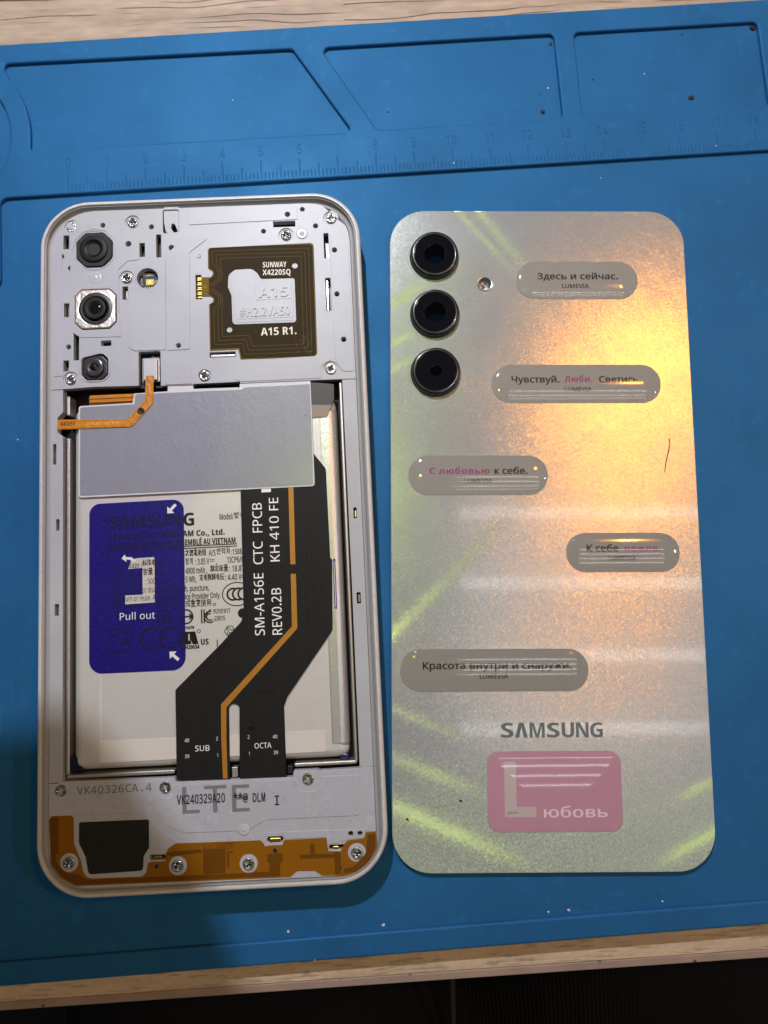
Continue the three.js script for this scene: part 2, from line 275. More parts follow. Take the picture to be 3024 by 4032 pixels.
  const bossRing = (x, z, r0, r1, y) => obj('camera_collar', mmUV(lathe(x, z, [[r1, TOP - 0.2], [r1, TOP + y - 0.06], [r1 - 0.06, TOP + y], [r0 + 0.06, TOP + y], [r0, TOP + y - 0.06], [r0, 6]])), paint, P);
  bossRing(-25.6, -67.9, 4.75, 5.1, 0.12);
  obj('camera_collar', mmUV(slab(holed(rect(-29.2, -42.3, -21.9, -35.2, 2.6), hpoly(oct(-25.6, -38.8, 3.2, 2), 1)), TOP - 0.2, TOP + 0.2, 0.12, 3)), paint, P);
  // Moulding marks: flat clear domes.
  const glue = phy({ color: lin(0.48, 0.5, 0.53), roughness: 0.22, clearcoat: 0.6 });
  for (const [x, z, r] of [[-25.47, -60.95, 1.65], [24.4, -69.91, 1.4], [6.84, 67.52, 1.35]]) obj('moulding_mark', lathe(x, z, [[r, TOP - 0.1], [r * 0.96, TOP + 0.12], [r * 0.75, TOP + 0.2], [r * 0.45, TOP + 0.14], [r * 0.2, TOP + 0.26], [0.001, TOP + 0.3]]), glue, P);
  for (const [x, z, r] of [[-4.57, -36.73, 0.5], [-0.57, -65.32, 0.5], [-0.97, 65.28, 0.8]]) obj('moulding_mark', mmUV(lathe(x, z, [[r, TOP - 0.1], [r, TOP + 0.16], [r * 0.85, TOP + 0.16], [r * 0.8, TOP + 0.1], [0.001, TOP + 0.1]])), paint, P);
  // What shows through the openings.
  obj('circuit_board', mmUV(box(-35, 4.4, -77, 35, 4.9, -34.2)), board, P);
  for (const [x0, z0, x1, z1] of [[-32.3, -54.2, -31.6, -51.8], [-18.5, -57.6, -18.0, -55.6], [30.25, -66.5, 30.7, -63.6], [29.75, -58.2, 30.2, -50.6], [1.6, -40.85, 7.4, -40.3], [-32.5, -39.2, -31.9, -38.3]]) obj('shield_clip', box(x0, 4.9, z0, x1, 6.6, z1, 0.1), steel, P);
  obj('antenna_tab', mmUV(slab(holed(rpoly([[-9.0, -78.6], [-5.4, -78.6], [-5.4, -71.6], [-8.5, -71.6, 0.8], [-9.0, -74.6, 0.8]], 0.4), hpoly([[-7.1, -74.1], [-6.4, -73.9], [-5.9, -72.6], [-5.6, -71.9], [-6.6, -71.75], [-7.3, -72.9]], 0.25)), 6.0, 6.95, 0.07)), paint, P);

  // Screws: a domed cross-head with a dark cross recess.
  const cross = (k, w) => { const s = []; for (const [a, b] of [[-w, -k], [w, -k], [w, -w], [k, -w], [k, w], [w, w], [w, k], [-w, k], [-w, w], [-k, w], [-k, -w], [-w, -w]]) s.push([a, b]); return s; };
  const screwHead = slab(holed(circle(0, 0, 1.26), hpoly(cross(0.72, 0.17), 0.05)), -0.3, 0.5, 0.22, 4, 12).scale(MM, MM, MM), screwPit = cyl(0, 0, -0.3, -0.05, 1.0, 1.0, 16).scale(MM, MM, MM);
  const screwM = std({ color: lin(0.5, 0.49, 0.47), metalness: 1, roughness: 0.16, bumpMap: tex(cloudy, 1 / 2.4), bumpScale: 0.00025 });
  const S0 = part('screw', P); const sh = new THREE.Mesh(screwHead, screwM); sh.name = 'screw_head'; add(sh, S0); const sp = new THREE.Mesh(screwPit, std({ color: lin(0.04, 0.037, 0.035), metalness: 0.6, roughness: 0.4 })); sp.name = 'cross_recess'; add(sp, S0);
  [...screws.map((s) => [...s, TOP - 0.33]), ...low.map((s) => [...s, TOP - 0.05]), ...ringed.map((s) => [...s, TOP + 0.05])].forEach(([x, z, y], i) => {
    const s = i ? S0.clone() : S0; P.add(s); s.position.set(x * MM, y * MM, z * MM); s.rotation.set((rnd() - 0.5) * 0.08, rnd() * 6, (rnd() - 0.5) * 0.08);
  });

  // Cameras.
  const lensGlass = phy({ color: lin(0.006, 0.006, 0.009), roughness: 0.05, clearcoat: 1, clearcoatRoughness: 0.03 });
  const anod = phy({ color: lin(0.012, 0.012, 0.012), roughness: 0.5, specularIntensity: 0.4 }), deep = phy({ color: lin(0.006, 0.006, 0.007), roughness: 0.4, specularIntensity: 0.4 });
  {
    const c = part('camera_module', P, 'main camera with an octagonal dark grey housing');
    obj('housing', slab(rpoly(oct(-25.6, -67.9, 4.25, 2.0), 0.35), 5, TOP + 0.45, 0.16), phy({ color: lin(0.03, 0.029, 0.028), roughness: 0.55, specularIntensity: 0.4 }), c);
    obj('lens_barrel', lathe(-25.6, -67.9, [[3.35, 7], [3.35, 8.0], [3.2, 8.2], [2.3, 8.28], [2.2, 8.2], [2.1, 7.95]]), anod, c);
    obj('lens_cone', lathe(-25.6, -67.9, [[2.15, 8.0], [1.5, 7.8], [1.45, 7.7], [0.9, 7.5], [0.75, 7.45]]), deep, c);
    obj('lens', lathe(-25.6, -67.9, [[0.85, 7.42], [0.6, 7.62], [0.3, 7.7], [0.001, 7.72]]), lensGlass, c);
  }
  {
    const c = part('camera_module', P, 'middle camera with a bright bevelled steel shield');
    const sheen = std({ color: lin(0.80, 0.70, 0.60), metalness: 1, roughness: 0.36, bumpMap: tex(cloudy, 1 / 4), bumpScale: 0.00008 });
    obj('shield', slab(holed(rpoly(oct(-25.36, -53.04, 4.75, 3.2), 0.3), hcircle(-25.36, -53.04, 3.9)), 5, TOP + 0.35, 0.2, 3, 12), sheen, c);
    obj('lens_barrel', lathe(-25.36, -53.04, [[4.05, 5], [4.0, 7.5], [3.85, 7.65], [3.2, 7.7], [3.1, 7.6], [2.85, 7.3]]), blackPlastic, c);
    obj('lens_cone', lathe(-25.36, -53.04, [[2.7, 6.9], [2.7, 8.0], [2.5, 8.15], [1.75, 8.15], [1.65, 8.0], [1.0, 7.7]]), anod, c);
    obj('lens', lathe(-25.36, -53.04, [[1.7, 7.75], [1.1, 7.9], [0.6, 7.98], [0.001, 8.0]]), lensGlass, c);
    for (const a of [0.5, 1.1, 2.4]) obj('barrel_notch', box(-0.5, 7.6, 3.0, 0.5, 7.75, 3.35).rotateY(a).translate(-25.36, 0, -53.04), anod, c);
  }
  {
    const c = part('camera_module', P, 'smallest camera, black with a glossy centre');
    obj('housing', slab(rpoly(oct(-25.6, -38.8, 2.95, 1.6), 0.5), 5, TOP - 0.2, 0.3, 3), blackPlastic, c);
    obj('lens_barrel', lathe(-25.7, -38.8, [[2.35, 6.5], [2.3, 7.6], [2.1, 7.85], [1.4, 7.9], [1.25, 7.75], [0.95, 7.65]]), std({ color: lin(0.05, 0.05, 0.05), roughness: 0.22 }), c);
    obj('lens', lathe(-25.7, -38.8, [[1.05, 7.6], [0.7, 7.85], [0.35, 7.95], [0.001, 7.98]]), lensGlass, c);
  }
  // Flash LED on its board, seen through the round window.
  {
    const b = canvas(256, 256, (x, w) => { x.fillStyle = '#0a1b24'; x.fillRect(0, 0, w, w); x.fillStyle = '#e8e4d0'; type(x, 'M220WA', 46, 62, 170, 30, { weight: 'bold' }); type(x, 'J', 30, 120, 0, 34); type(x, 'L', 34, 170, 0, 34); type(x, 'J31', 182, 150, 62, 32); type(x, 'AAXX', 66, 214, 100, 20); x.fillRect(120, 226, 44, 10); });
    const f = part('flash_led', P, 'yellow flash diode on a dark board behind a round window');
    obj('flash_board', flatUV(cyl(-12.97, -60.18, 4.9, 5.9, 2.6), -15.6, -62.8, -10.4, -57.5), std({ map: b, roughness: 0.35 }), f);
    obj('diode', box(-13.75, 5.9, -60.55, -11.9, 6.2, -59.05, 0.1), std({ color: lin(0.85, 0.62, 0.06), roughness: 0.4 }), f);
    obj('diode_die', box(-13.2, 6.2, -60.2, -12.4, 6.24, -59.4), std({ color: lin(0.9, 0.8, 0.3), roughness: 0.4 }), f);
  }

  // NFC antenna flex.
  {
    const T = 26, x0 = -0.3, z0 = -68, w = 27.7, h = 29.4;
    const map = canvas(w * T, h * T, (x, cw, ch) => {
      x.fillStyle = '#6b5c12'; x.fillRect(0, 0, cw, ch);
      x.fillStyle = '#2e2306'; x.translate(-x0 * T, -z0 * T); x.scale(T, T);
      const path = (pts, close) => { x.beginPath(); pts.forEach((p, i) => (i ? x.lineTo(...p) : x.moveTo(...p))); if (close) x.closePath(); };
      // the dark copper area, inside a lighter polyimide edge
      x.lineJoin = 'round';
      path([[1.95, -67.0], [2.6, -67.4], [26.2, -67.05], [26.8, -66.6], [26.7, -39.8], [26.0, -39.25], [9.05, -39.35], [8.6, -42.0], [1.9, -42.0], [1.9, -53.1], [2.9, -53.6], [2.95, -54.5], [2.1, -55.3], [1.7, -55.4], [1.7, -59.5], [2.2, -59.5], [3.0, -60.4], [2.9, -61.4], [1.9, -62.1]], true); x.fill();
      x.strokeStyle = '#5a4a22'; x.lineWidth = 0.13;
      for (let k = 0; k < 3; k++) {
        const d = 1.05 + k * 0.95;
        path([[0.4, -58.2 + k * 0.4], [2.2 + d * 0.2, -58.3 + k * 0.35], [3.4 + d * 0.5, -59.6 + 0.2 * k], [3.4 + d * 0.5, -61.3], [1.6 + d, -63.4 + 0.25 * k], [1.6 + d, -67.4 + d], [26.9 - d, -67.15 + d], [26.8 - d, -39.3 - d], [9.0 + d * 0.9, -39.3 - d], [8.6 + d * 0.8, -42.0 - d], [1.7 + d, -42.0 - d], [1.7 + d, -51.6 + 0.2 * k], [3.4 + d * 0.5, -53.6], [3.4 + d * 0.5, -54.9], [2.2 + d * 0.2, -56.1 - k * 0.35], [0.4, -56.2 - k * 0.4]]);
        x.stroke();
      }
      x.fillStyle = '#8a6c1d'; x.fillRect(0.2, -57.8, 1.0, 0.75);
      x.strokeStyle = '#8a6c1d'; x.lineWidth = 0.1; for (let i = 0; i < 7; i++) { x.beginPath(); x.moveTo(-0.2, -59.4 + i * 0.7); x.lineTo(1.3, -59.4 + i * 0.7); x.stroke(); }
      x.fillStyle = '#e9e6dc'; x.save(); x.translate(14.66, -61.95); x.rotate(0.02); type(x, 'SUNWAY', 0, 0, 5.75, 1.35, { weight: 'bold' }); type(x, 'X4220SQ', -0.02, 2.02, 6.8, 1.4, { weight: 'bold' }); x.restore();
      type(x, 'A15 R1.', 13.8, -44.35, 8.6, 1.85, { weight: 'bold' });
      x.strokeStyle = 'rgba(200,195,180,0.35)'; x.lineWidth = 0.06;
      for (let i = 0; i < 26; i++) { const a = 22 + rnd() * 3.5, b = -46 + rnd() * 5.5; x.beginPath(); x.moveTo(a, b); x.lineTo(a + 0.5 * rnd() - 0.1, b + 0.6 + rnd() * 0.9); x.stroke(); }
    });
    const s = holed(rpoly([[1.62, -67.2, 0.8], [26.6, -67.42, 0.7], [27.11, -66.9, 0.4], [26.98, -39.3, 0.9], [8.8, -39.03, 0.3], [8.37, -41.7, 0.2], [1.6, -41.64, 0.2], [1.63, -53.06, 0.3], [2.58, -53.55, 0.5], [2.74, -54.5, 0.5], [2.02, -55.05, 0.2], [-0.03, -55.12, 0.1], [-0.08, -59.89, 0.1], [2.12, -59.79, 0.3], [2.72, -60.53, 0.5], [2.59, -61.31, 0.4], [1.57, -61.98, 0.3]]),
      hpoly([[6.2, -57.2, 0.5], [6.39, -60.3, 1.6], [8.0, -61.55, 1.2], [12.0, -61.62, 1.4], [13.4, -60.4, 0.6], [14.1, -58.95, 0.8], [22.25, -58.81, 0.5], [22.27, -47.7, 0.7], [7.1, -47.8, 1.0], [7.0, -55.12, 0.6]], 0.5), hcircle(6.36, -46.56, 0.68), hcircle(22.41, -61.84, 0.7));
    const a = part('antenna_flex', P, 'dark brown square antenna flex with white print');
    obj('antenna_sheet', flatUV(slab(s, TOP + 0.02, TOP + 0.17, 0.03, 1, 10), x0, z0, x0 + w, z0 + h), phy({ map, roughness: 0.6, specularIntensity: 0.25, bumpMap: tex(cloudy, 3, 3), bumpScale: 0.00003 }), a);
    for (let i = 0; i < 9; i++) obj('contact', box(-1.15, 5.9, -60.1 + i * 0.6, 0.15, 6.9 + 0.35 * (i % 2), -59.8 + i * 0.6, 0.06), gold, a);
    // Raised field with relief lettering inside the coil.
    obj('cover_panel', mmUV(slab(rpoly([[6.9, -57, 0.5], [7.0, -60.1, 1.4], [8.2, -61.0, 1.0], [11.8, -61.1, 1.3], [13.6, -58.4, 0.7], [21.8, -58.3, 0.3], [21.8, -48.2, 0.5], [7.6, -48.3, 0.8], [7.5, -55, 0.6]], 0.4), TOP - 0.2, TOP + 0.07, 0.05)), paint, P);
    obj('cover_panel', mmUV(slab(rect(12.8, -57.8, 21.3, -53.6, 0.15), TOP - 0.2, TOP + 0.13, 0.04, 1)), paint, P);
    obj('cover_panel', mmUV(slab(rect(8.42, -53.0, 21.4, -49.0, 0.15), TOP - 0.2, TOP + 0.13, 0.04, 1)), paint, P);
    const font = await new FontLoader().loadAsync('fonts/droid/droid_sans_bold.typeface.json');
    const relief = (text, x, z, width, size) => { const g = new TextGeometry(text, { font, size, depth: 0.2, curveSegments: 3 }); g.computeBoundingBox(); const b = g.boundingBox; return obj('relief_lettering', mmUV(g.translate(-b.min.x, 0, 0).scale(width / (b.max.x - b.min.x), 1, 1).rotateX(-Math.PI / 2).translate(x, TOP + 0.12, z)), paint, P); };
    relief('A15', 13.6, -54.2, 7.0, 2.6); relief('#H2.2VA50', 8.9, -49.6, 12.0, 2.3);
  }

  // Bay of the battery: rails, side strips, battery.
  const strip = (pts, holes) => obj('side_rail', mmUV(slab(holed(rpoly(pts, 0.05), ...holes), 5, TOP - 0.02, 0.07, 2)), paint, P);
  strip([[-35.95, -33.65], [-33.1, -33.65], [-33.1, -28.3, 0.3], [-34.4, -26.9, 0.3], [-34.4, -23.5, 0.3], [-33.08, -22.4, 0.3], [-33.0, 26.0], [-33.05, 55.6], [-35.95, 55.6]], [hrect(-35.4, -20.75, -34.64, -15.9, 0.1), hrect(-34.6, -3.09, -33.84, -0.49, 0.1), hrect(-34.85, 16.34, -33.9, 19.03, 0.15)]);
  strip([[35.9, -33.2], [35.9, 55.6], [32.85, 55.6], [32.85, 15], [32.75, -8.5], [32.6, -33.2]], [hrect(33.95, -2.62, 34.67, -0.08, 0.15), hrect(33.85, 16.95, 34.75, 19.5, 0.15)]);
  for (const [x, z] of [[-34.05, -1.6], [-34.3, 17.8], [34.4, -1.2], [34.35, 18.3], [-34.95, -18]]) obj('shield_clip', box(x - 0.2, 4.8, z - 0.8, x + 0.2, 6.7, z + 0.8, 0.08), steel, P);
  for (const [x0, z0, x1, z1] of [[-32.65, -32.3, -31.75, -27.6], [-32.6, -22.2, -31.75, 54.2], [31.75, -32.8, 32.5, 54.6], [-32.4, 54.25, -8.4, 55.1], [18.2, 54.2, 32.3, 55.0]]) obj('bay_rail', mmUV(box(x0, 3, z0, x1, 6.55, z1, 0.28)), satin, P);
  obj('bay_rail', mmUV(box(4.2, 3, 54.4, 5.6, 6.2, 56.6, 0.2)), satin, P);
  obj('bay_rail', mmUV(box(16.6, 3, 54.8, 17.9, 6.1, 56.5, 0.2)), dark, P);

  const glyphs = {   // strokes on a 10 x 10 grid, y down
    型: '1,1 5,1|1,3 5,3|2,1 2,5|4,1 4,5|7,1 7,4|9,0 9,5|5,5 5,9|2,7 8,7|1,9 9,9', 号: '3,1 7,1 7,3 3,3 3,1|1,5 9,5|4,5 3,7 7,7 7,9 5,9', 次: '1,2 2,3|1,8 3,6|5,0 4,3|4,2 9,2 8,4|6,3 6,5 3,9|6,5 9,9', 锂: '2,0 1,3|2,2 4,2|1,4 4,4|2,4 2,9 4,7|5,1 9,1 9,5 5,5 5,1|5,3 9,3|7,1 7,9|5,7 9,7|4,9 10,9',
    電: '2,0 8,0|0,2 10,2|5,0 5,4|2,3 4,3|6,3 8,3|2,5 8,5 8,8 2,8 2,5|2,6 8,6|5,5 5,9 9,9', 池: '1,1 2,2|0,4 1,5|0,9 2,6|3,4 9,3 9,6|6,0 6,7|4,2 4,9 9,9 9,8', 组: '2,0 0,3 3,3 0,6 3,6|0,9 3,8|5,1 9,1 9,9|5,1 5,9|5,4 9,4|5,6 9,6|4,9 10,9', 연: '1,2 3,1 5,2 5,4 3,5 1,4 1,2|5,2 8,2|5,4 8,4|8,0 8,6|2,6 2,9 9,9', 락: '1,1 5,1 5,3 1,3 1,5 5,5|8,0 8,6|8,3 10,3|2,7 8,7 8,9', 처: '2,0 4,0|1,2 5,2 1,8|3,4 5,8|5,5 8,5|8,0 8,9',
    정: '1,1 5,1 1,5|3,3 5,5|6,3 8,3|8,0 8,5|5,6 8,7 8,9 5,10 3,9 3,7 5,6', 격: '1,1 5,1 3,5|5,2 8,2|5,4 8,4|8,0 8,6|2,7 8,7 8,10', 额: '3,0 3,1|0,2 6,2|2,3 5,3 1,6|2,4 5,6|1,7 5,7 5,9 1,9 1,7|6,1 10,1|7,3 7,7|9,3 9,7|7,3 9,3|8,4 6,9|8,7 10,9', 定: '5,0 5,1|0,3 0,2 10,2 10,3|2,4 8,4|5,4 5,9|5,6 8,6|2,6 3,8 10,9|2,7 0,9', 能: '2,0 1,2 4,2|1,4 1,9|4,4 4,9|1,4 4,4|1,6 4,6|6,0 6,4 9,4|9,1 6,2|6,5 6,9 9,9|9,6 6,7', 量: '2,0 8,0 8,3 2,3 2,0|2,1 8,1|0,4 10,4|2,5 8,5 8,7 2,7 2,5|5,5 5,9|1,8 9,8|0,10 10,10',
    充: '5,0 5,1|0,2 10,2|5,2 3,5 8,5|7,4 8,5|4,5 4,7 1,9|6,5 6,9 9,9 9,8', 电: '2,2 8,2 8,7 2,7 2,2|2,4 8,4|5,0 5,9 9,9', 限: '1,0 1,10|1,0 3,1 2,4 3,6 1,7|5,1 9,1 9,4 5,4|5,1 5,9 7,8|5,3 9,3|7,4 9,9|9,6 7,7', 制: '2,0 1,3|1,2 6,2|0,4 6,4|3,0 3,9|1,6 1,9|1,6 5,6 5,8|7,1 7,7|9,0 9,9 8,8', 压: '1,1 10,1|1,1 1,6 0,9|5,3 5,9|3,5 9,5|2,9 10,9|8,6 9,8', 或: '0,2 10,2|1,4 4,4 4,6 1,6 1,4|0,9 5,8|6,0 7,5 9,9|9,5 6,9|8,0 9,1', 重: '7,0 2,1|0,2 10,2|2,3 8,3 8,6 2,6 2,3|2,5 8,5|5,1 5,9|1,8 9,8|0,10 10,10', 复: '2,0 1,2|2,1 9,1|3,2 8,2 8,5 3,5 3,2|3,3 8,3|3,6 7,6 1,10|4,7 9,10', 使: '2,0 0,4|1,3 1,10|3,2 10,2|4,4 9,4 9,6 4,6 4,4|7,0 7,6 3,10|4,7 10,10', 用: '2,1 9,1 9,9 8,9|2,1 2,6 1,9|2,4 9,4|2,6 9,6|5,1 5,9', 标: '2,0 2,10|0,3 4,3|2,4 0,7|5,1 9,1|4,4 10,4|7,4 7,9|5,6 4,8|9,6 10,8', 称: '3,0 1,1|0,3 4,3|2,1 2,10|6,0 5,3|6,2 10,2|7,3 7,9|6,5 5,8|9,5 10,8', 容: '5,0 5,1|0,3 0,2 10,2 10,3|4,3 2,4|6,3 8,4|5,4 1,7|5,4 9,7|3,7 7,7 7,10 3,10 3,7',
  };
  const cjk = (x, text, px, py, width, cap) => {
    const adv = width / text.length; x.save(); x.lineWidth = cap * 0.095; x.lineCap = x.lineJoin = 'round';
    [...text].forEach((ch, i) => { x.beginPath(); for (const st of (glyphs[ch] ?? '').split('|')) st.split(' ').forEach((p, k) => { const [a, b] = p.split(',').map(Number), X = px + i * adv + (a / 10.5) * adv * 0.94, Y = py - cap + (b / 10) * cap; k ? x.lineTo(X, Y) : x.moveTo(X, Y); }); x.stroke(); });
    x.restore();
  };
  function batteryPrint(x, ink) {   // the printing on the battery, phone coordinates in mm
    x.fillStyle = x.strokeStyle = ink; STROKE = 0.07;
    type(x, 'SAMSUNG', -22.7, -0.45, 19.9, 2.95, { weight: 'bold' });
    type(x, 'Model/', 2.74, -1.55, 3.35, 1.35); cjk(x, '型号', 6.15, -1.4, 2.6, 1.5);
    type(x, 'SAMSUNG SDI VIETNAM Co., Ltd.', -22.7, 1.85, 26.7, 1.25, { weight: 'bold' });
    type(x, 'ASSEMBLED IN VIETNAM  ASSEMBLÉ AU VIETNAM', -22.7, 3.95, 29.2, 1.3, { weight: 'bold' });
    x.fillRect(-22.7, 4.35, 29.4, 0.24); x.fillRect(-22.7, 4.85, 29.4, 0.24);
    cjk(x, '次锂電池组', -5.3, 6.85, 4.9, 1.6); type(x, 'A/S', 0.15, 6.7, 1.6, 1.35); cjk(x, '연락처', 1.95, 6.75, 3.3, 1.5); type(x, ':1588-3366', 5.3, 6.6, 5.0, 1.3);
    cjk(x, '정격', -5.3, 8.75, 1.9, 1.5); type(x, ': 3.85 V', -3.0, 8.6, 3.2, 1.35); x.fillRect(0.35, 7.75, 1.1, 0.14); x.fillRect(0.35, 8.15, 1.1, 0.14); type(x, ',', 1.7, 8.6, 0.3, 1.3); type(x, '1ICP6/60/83', 4.26, 8.5, 6.2, 1.35);
    type(x, '4900 mAh ,', -5.25, 10.6, 5.0, 1.35); cjk(x, '额定能量', 0.4, 10.65, 4.2, 1.5); type(x, ': 18.87', 4.75, 10.55, 3.5, 1.35);
    type(x, '5 Wh,', -5.35, 12.55, 2.6, 1.35); cjk(x, '充电限制电压', -2.1, 12.6, 5.7, 1.5); type(x, ': 4.40 V=', 3.75, 12.5, 4.4, 1.35);
    type(x, 'WARNING: Do not disassemble, crush, puncture,', -22.5, 14.5, 22.6, 1.25);
    type(x, 'heat, burn or reuse. Authorised Service Provider Only.', -22.5, 16.3, 25.2, 1.25);
    cjk(x, '或重复使用', -5.4, 18.4, 6.0, 1.6); x.lineWidth = 0.14; x.beginPath(); x.arc(1.2, 18.1, 0.3, 0, 7); x.stroke();
    for (const [t, y] of [['Nominal voltage / 标', 8.6], ['Typical capacity / ', 10.6], ['Rated capacity : 5000', 12.5]]) type(x, t.replace(/[^ -~]/g, ''), -22.5, y, 12.4, 1.2);
    cjk(x, '标称电压', -15.4, 8.7, 4.6, 1.5); cjk(x, '电容量', -15.2, 10.7, 3.6, 1.5); cjk(x, '额定容量限制', -22.3, 18.3, 7.6, 1.4); cjk(x, '使用电池', -12, 18.3, 5.2, 1.4);
    x.lineWidth = 0.22; x.beginPath(); x.ellipse(6.4, 16.0, 3.3, 2.65, 0, 0, 7); x.stroke();
    x.lineWidth = 0.42; for (const cx of [5.5, 6.75, 8.0]) { x.beginPath(); x.arc(cx, 16.0, 1.3, 1.1, 5.2); x.stroke(); }
    // row of approval marks
    x.lineWidth = 0.34; x.beginPath(); x.arc(-5.35, 20.6, 1.55, 0, 7); x.stroke(); x.beginPath(); x.moveTo(-6.4, 20.6); x.lineTo(-3.8, 20.6); x.moveTo(-4.6, 20.0); x.lineTo(-3.8, 20.6); x.lineTo(-4.6, 21.2); x.stroke();
    type(x, 'R21479', -6.5, 23.2, 3.0, 0.6, { weight: 'bold' });
    x.lineWidth = 0.3; x.beginPath(); x.moveTo(-1.75, 19.1); x.lineTo(-1.75, 22.3); x.moveTo(-1.2, 19.1); x.lineTo(-1.2, 22.3); x.moveTo(0.3, 19.2); x.lineTo(-1.1, 20.6); x.lineTo(-0.4, 21.4); x.stroke(); x.beginPath(); x.arc(0.1, 20.9, 1.25, 0.9, 5.0); x.stroke(); x.beginPath(); x.arc(0.1, 20.9, 0.75, 0.9, 5.0); x.stroke();
    type(x, 'YU101617', 0.85, 20.5, 3.95, 1.0); type(x, '-23015', 0.9, 22.1, 2.7, 1.0);
    x.beginPath(); x.arc(7.6, 20.4, 1.1, 0, 7); x.fill();
    x.lineWidth = 0.16; for (let k = 0; k < 3; k++) { x.save(); x.translate(4.6, 24.3); x.rotate(k * 2.094); x.beginPath(); x.moveTo(-0.55, -1.1); x.lineTo(0.55, -1.1); x.lineTo(0.95, -0.4); x.lineTo(0.35, -0.1); x.lineTo(-0.05, -0.75); x.lineTo(-0.75, -0.75); x.closePath(); x.stroke(); x.restore(); }
    type(x, 'US', -2.15, 26.75, 1.9, 1.25, { weight: 'bold' }); type(x, 'c', -8.1, 26.6, 0, 1.3, { weight: 'bold' });
    x.save(); x.translate(-6.9, 26.9); x.beginPath(); for (const [a, b] of [[0, -2.9], [3.6, -2.9], [4.3, 0], [3.0, 0], [2.5, -1.2], [2.7, -0.1], [1.2, 0], [0.9, -1.3], [0.9, 0], [-0.5, 0], [0.1, -1.6]]) x.lineTo(a, b); x.closePath(); x.fill(); x.restore();
    x.fillStyle = '#c9c5bb'; x.fillRect(-4.9, 24.5, 0.35, 1.5); x.fillStyle = ink; type(x, 'MH29034', -6.4, 28.0, 4.0, 0.85, { weight: 'bold' });
    x.lineWidth = 0.14; x.beginPath(); x.arc(-2.45, 24.0, 0.35, 0, 7); x.stroke(); x.fillRect(1.55, 26.1, 0.22, 1.6);
    x.lineWidth = 0.62; x.beginPath(); x.arc(-13.3, 25.2, 2.3, 0.9, 5.38); x.stroke(); x.beginPath(); x.arc(-9.0, 25.2, 2.3, 0.95, 5.3); x.stroke(); x.fillRect(-11.2, 24.95, 2.0, 0.5);
    x.lineWidth = 0.2; x.strokeRect(-22.7, 22.6, 4.9, 5.3); x.strokeRect(-22.7, 22.6, 1.3, 5.3); x.lineWidth = 0.34; x.beginPath(); x.arc(-19.6, 24.6, 1.25, 0.6, 6.0); x.stroke(); type(x, 'PS', -19.4, 26.1, 1.4, 0.9, { weight: 'bold' }); type(x, 'ET', -20.2, 27.5, 1.0, 0.6);
    x.lineWidth = 0.3; x.strokeRect(-11.7, 19.1, 2.7, 2.8); x.beginPath(); x.moveTo(-11.5, 19.3); x.lineTo(-9.2, 21.7); x.moveTo(-9.2, 19.3); x.lineTo(-11.5, 21.7); x.moveTo(-10.35, 19.2); x.lineTo(-10.35, 21.8); x.stroke();
    x.lineWidth = 0.16; x.beginPath(); x.arc(-21.5, 20.7, 1.2, 0, 7); x.stroke(); type(x, '/ 5000 ', -18.6, 21.6, 4.6, 1.1); STROKE = 0;
  }
  {
    const T = 20, bw = 62, bh = 87, x0 = -31.1, z0 = -33.2;
    const map = canvas(bw * T, bh * T, (x, cw, ch) => { x.fillStyle = '#cecdca'; x.fillRect(0, 0, cw, ch); speckle(x, cw, ch, 9000, ['rgba(255,255,255,0.05)', 'rgba(120,118,114,0.05)'], 1, 5); x.translate(-x0 * T, -z0 * T); x.scale(T, T); batteryPrint(x, '#191514'); });
    const b = part('battery', P, 'silver grey battery pack with black printing');
    const foil = phy({ map, roughness: 0.38, metalness: 0.25, bumpMap: tex(fine, 12, 17), bumpScale: 0.00003 });
    obj('cell', flatUV(box(-31.1, 1.9, -29.4, 30.75, 6.5, 53.6, 2.1), x0, z0, x0 + bw, z0 + bh), foil, b);
    obj('wrapper', mmUV(box(25.1, 2.0, -28, 30.95, 6.56, 52.3, 2.15)), phy({ color: lin(0.60, 0.595, 0.57), roughness: 0.3, metalness: 0.65, bumpMap: tex(fine, 1 / 6), bumpScale: 0.00005 }), b);
    const tape = phy({ color: lin(0.62, 0.60, 0.56), roughness: 0.4 });
    obj('end_tape', mmUV(slab(rect(-25.0, 47.3, 25.4, 52.0, 0.4), 6.45, 6.57, 0.03, 1)), tape, b);
    obj('end_tape', mmUV(slab(rect(-25.0, 32.9, -24.7, 47.2, 0.1), 6.45, 6.54, 0.02, 1)), tape, b);
    const ink = std({ color: lin(0.05, 0.035, 0.3), roughness: 0.5 });
    obj('tape_edge', slab(holed(rect(28.65, 9, 29.25, 20.4, 0.1), hrect(28.85, 9.5, 29.05, 20.0)), 6.5, 6.62, 0.02, 1), ink, b);
    obj('corner_tape', box(-32.4, 3.5, 50.3, -28.6, 6.2, 53.9, 0.7), std({ color: lin(0.008, 0.007, 0.035), roughness: 0.35 }), b);
    obj('corner_tape', box(28.4, 3.2, 52.6, 30.6, 5.9, 54.2, 0.6), std({ color: lin(0.02, 0.018, 0.08), roughness: 0.3 }), b);
    // Pull tab: blue film, with the print under it showing dark and a clear L window.
    const tx0 = -27.5, tz0 = -6.8, tw = 22.3, th = 39.8;
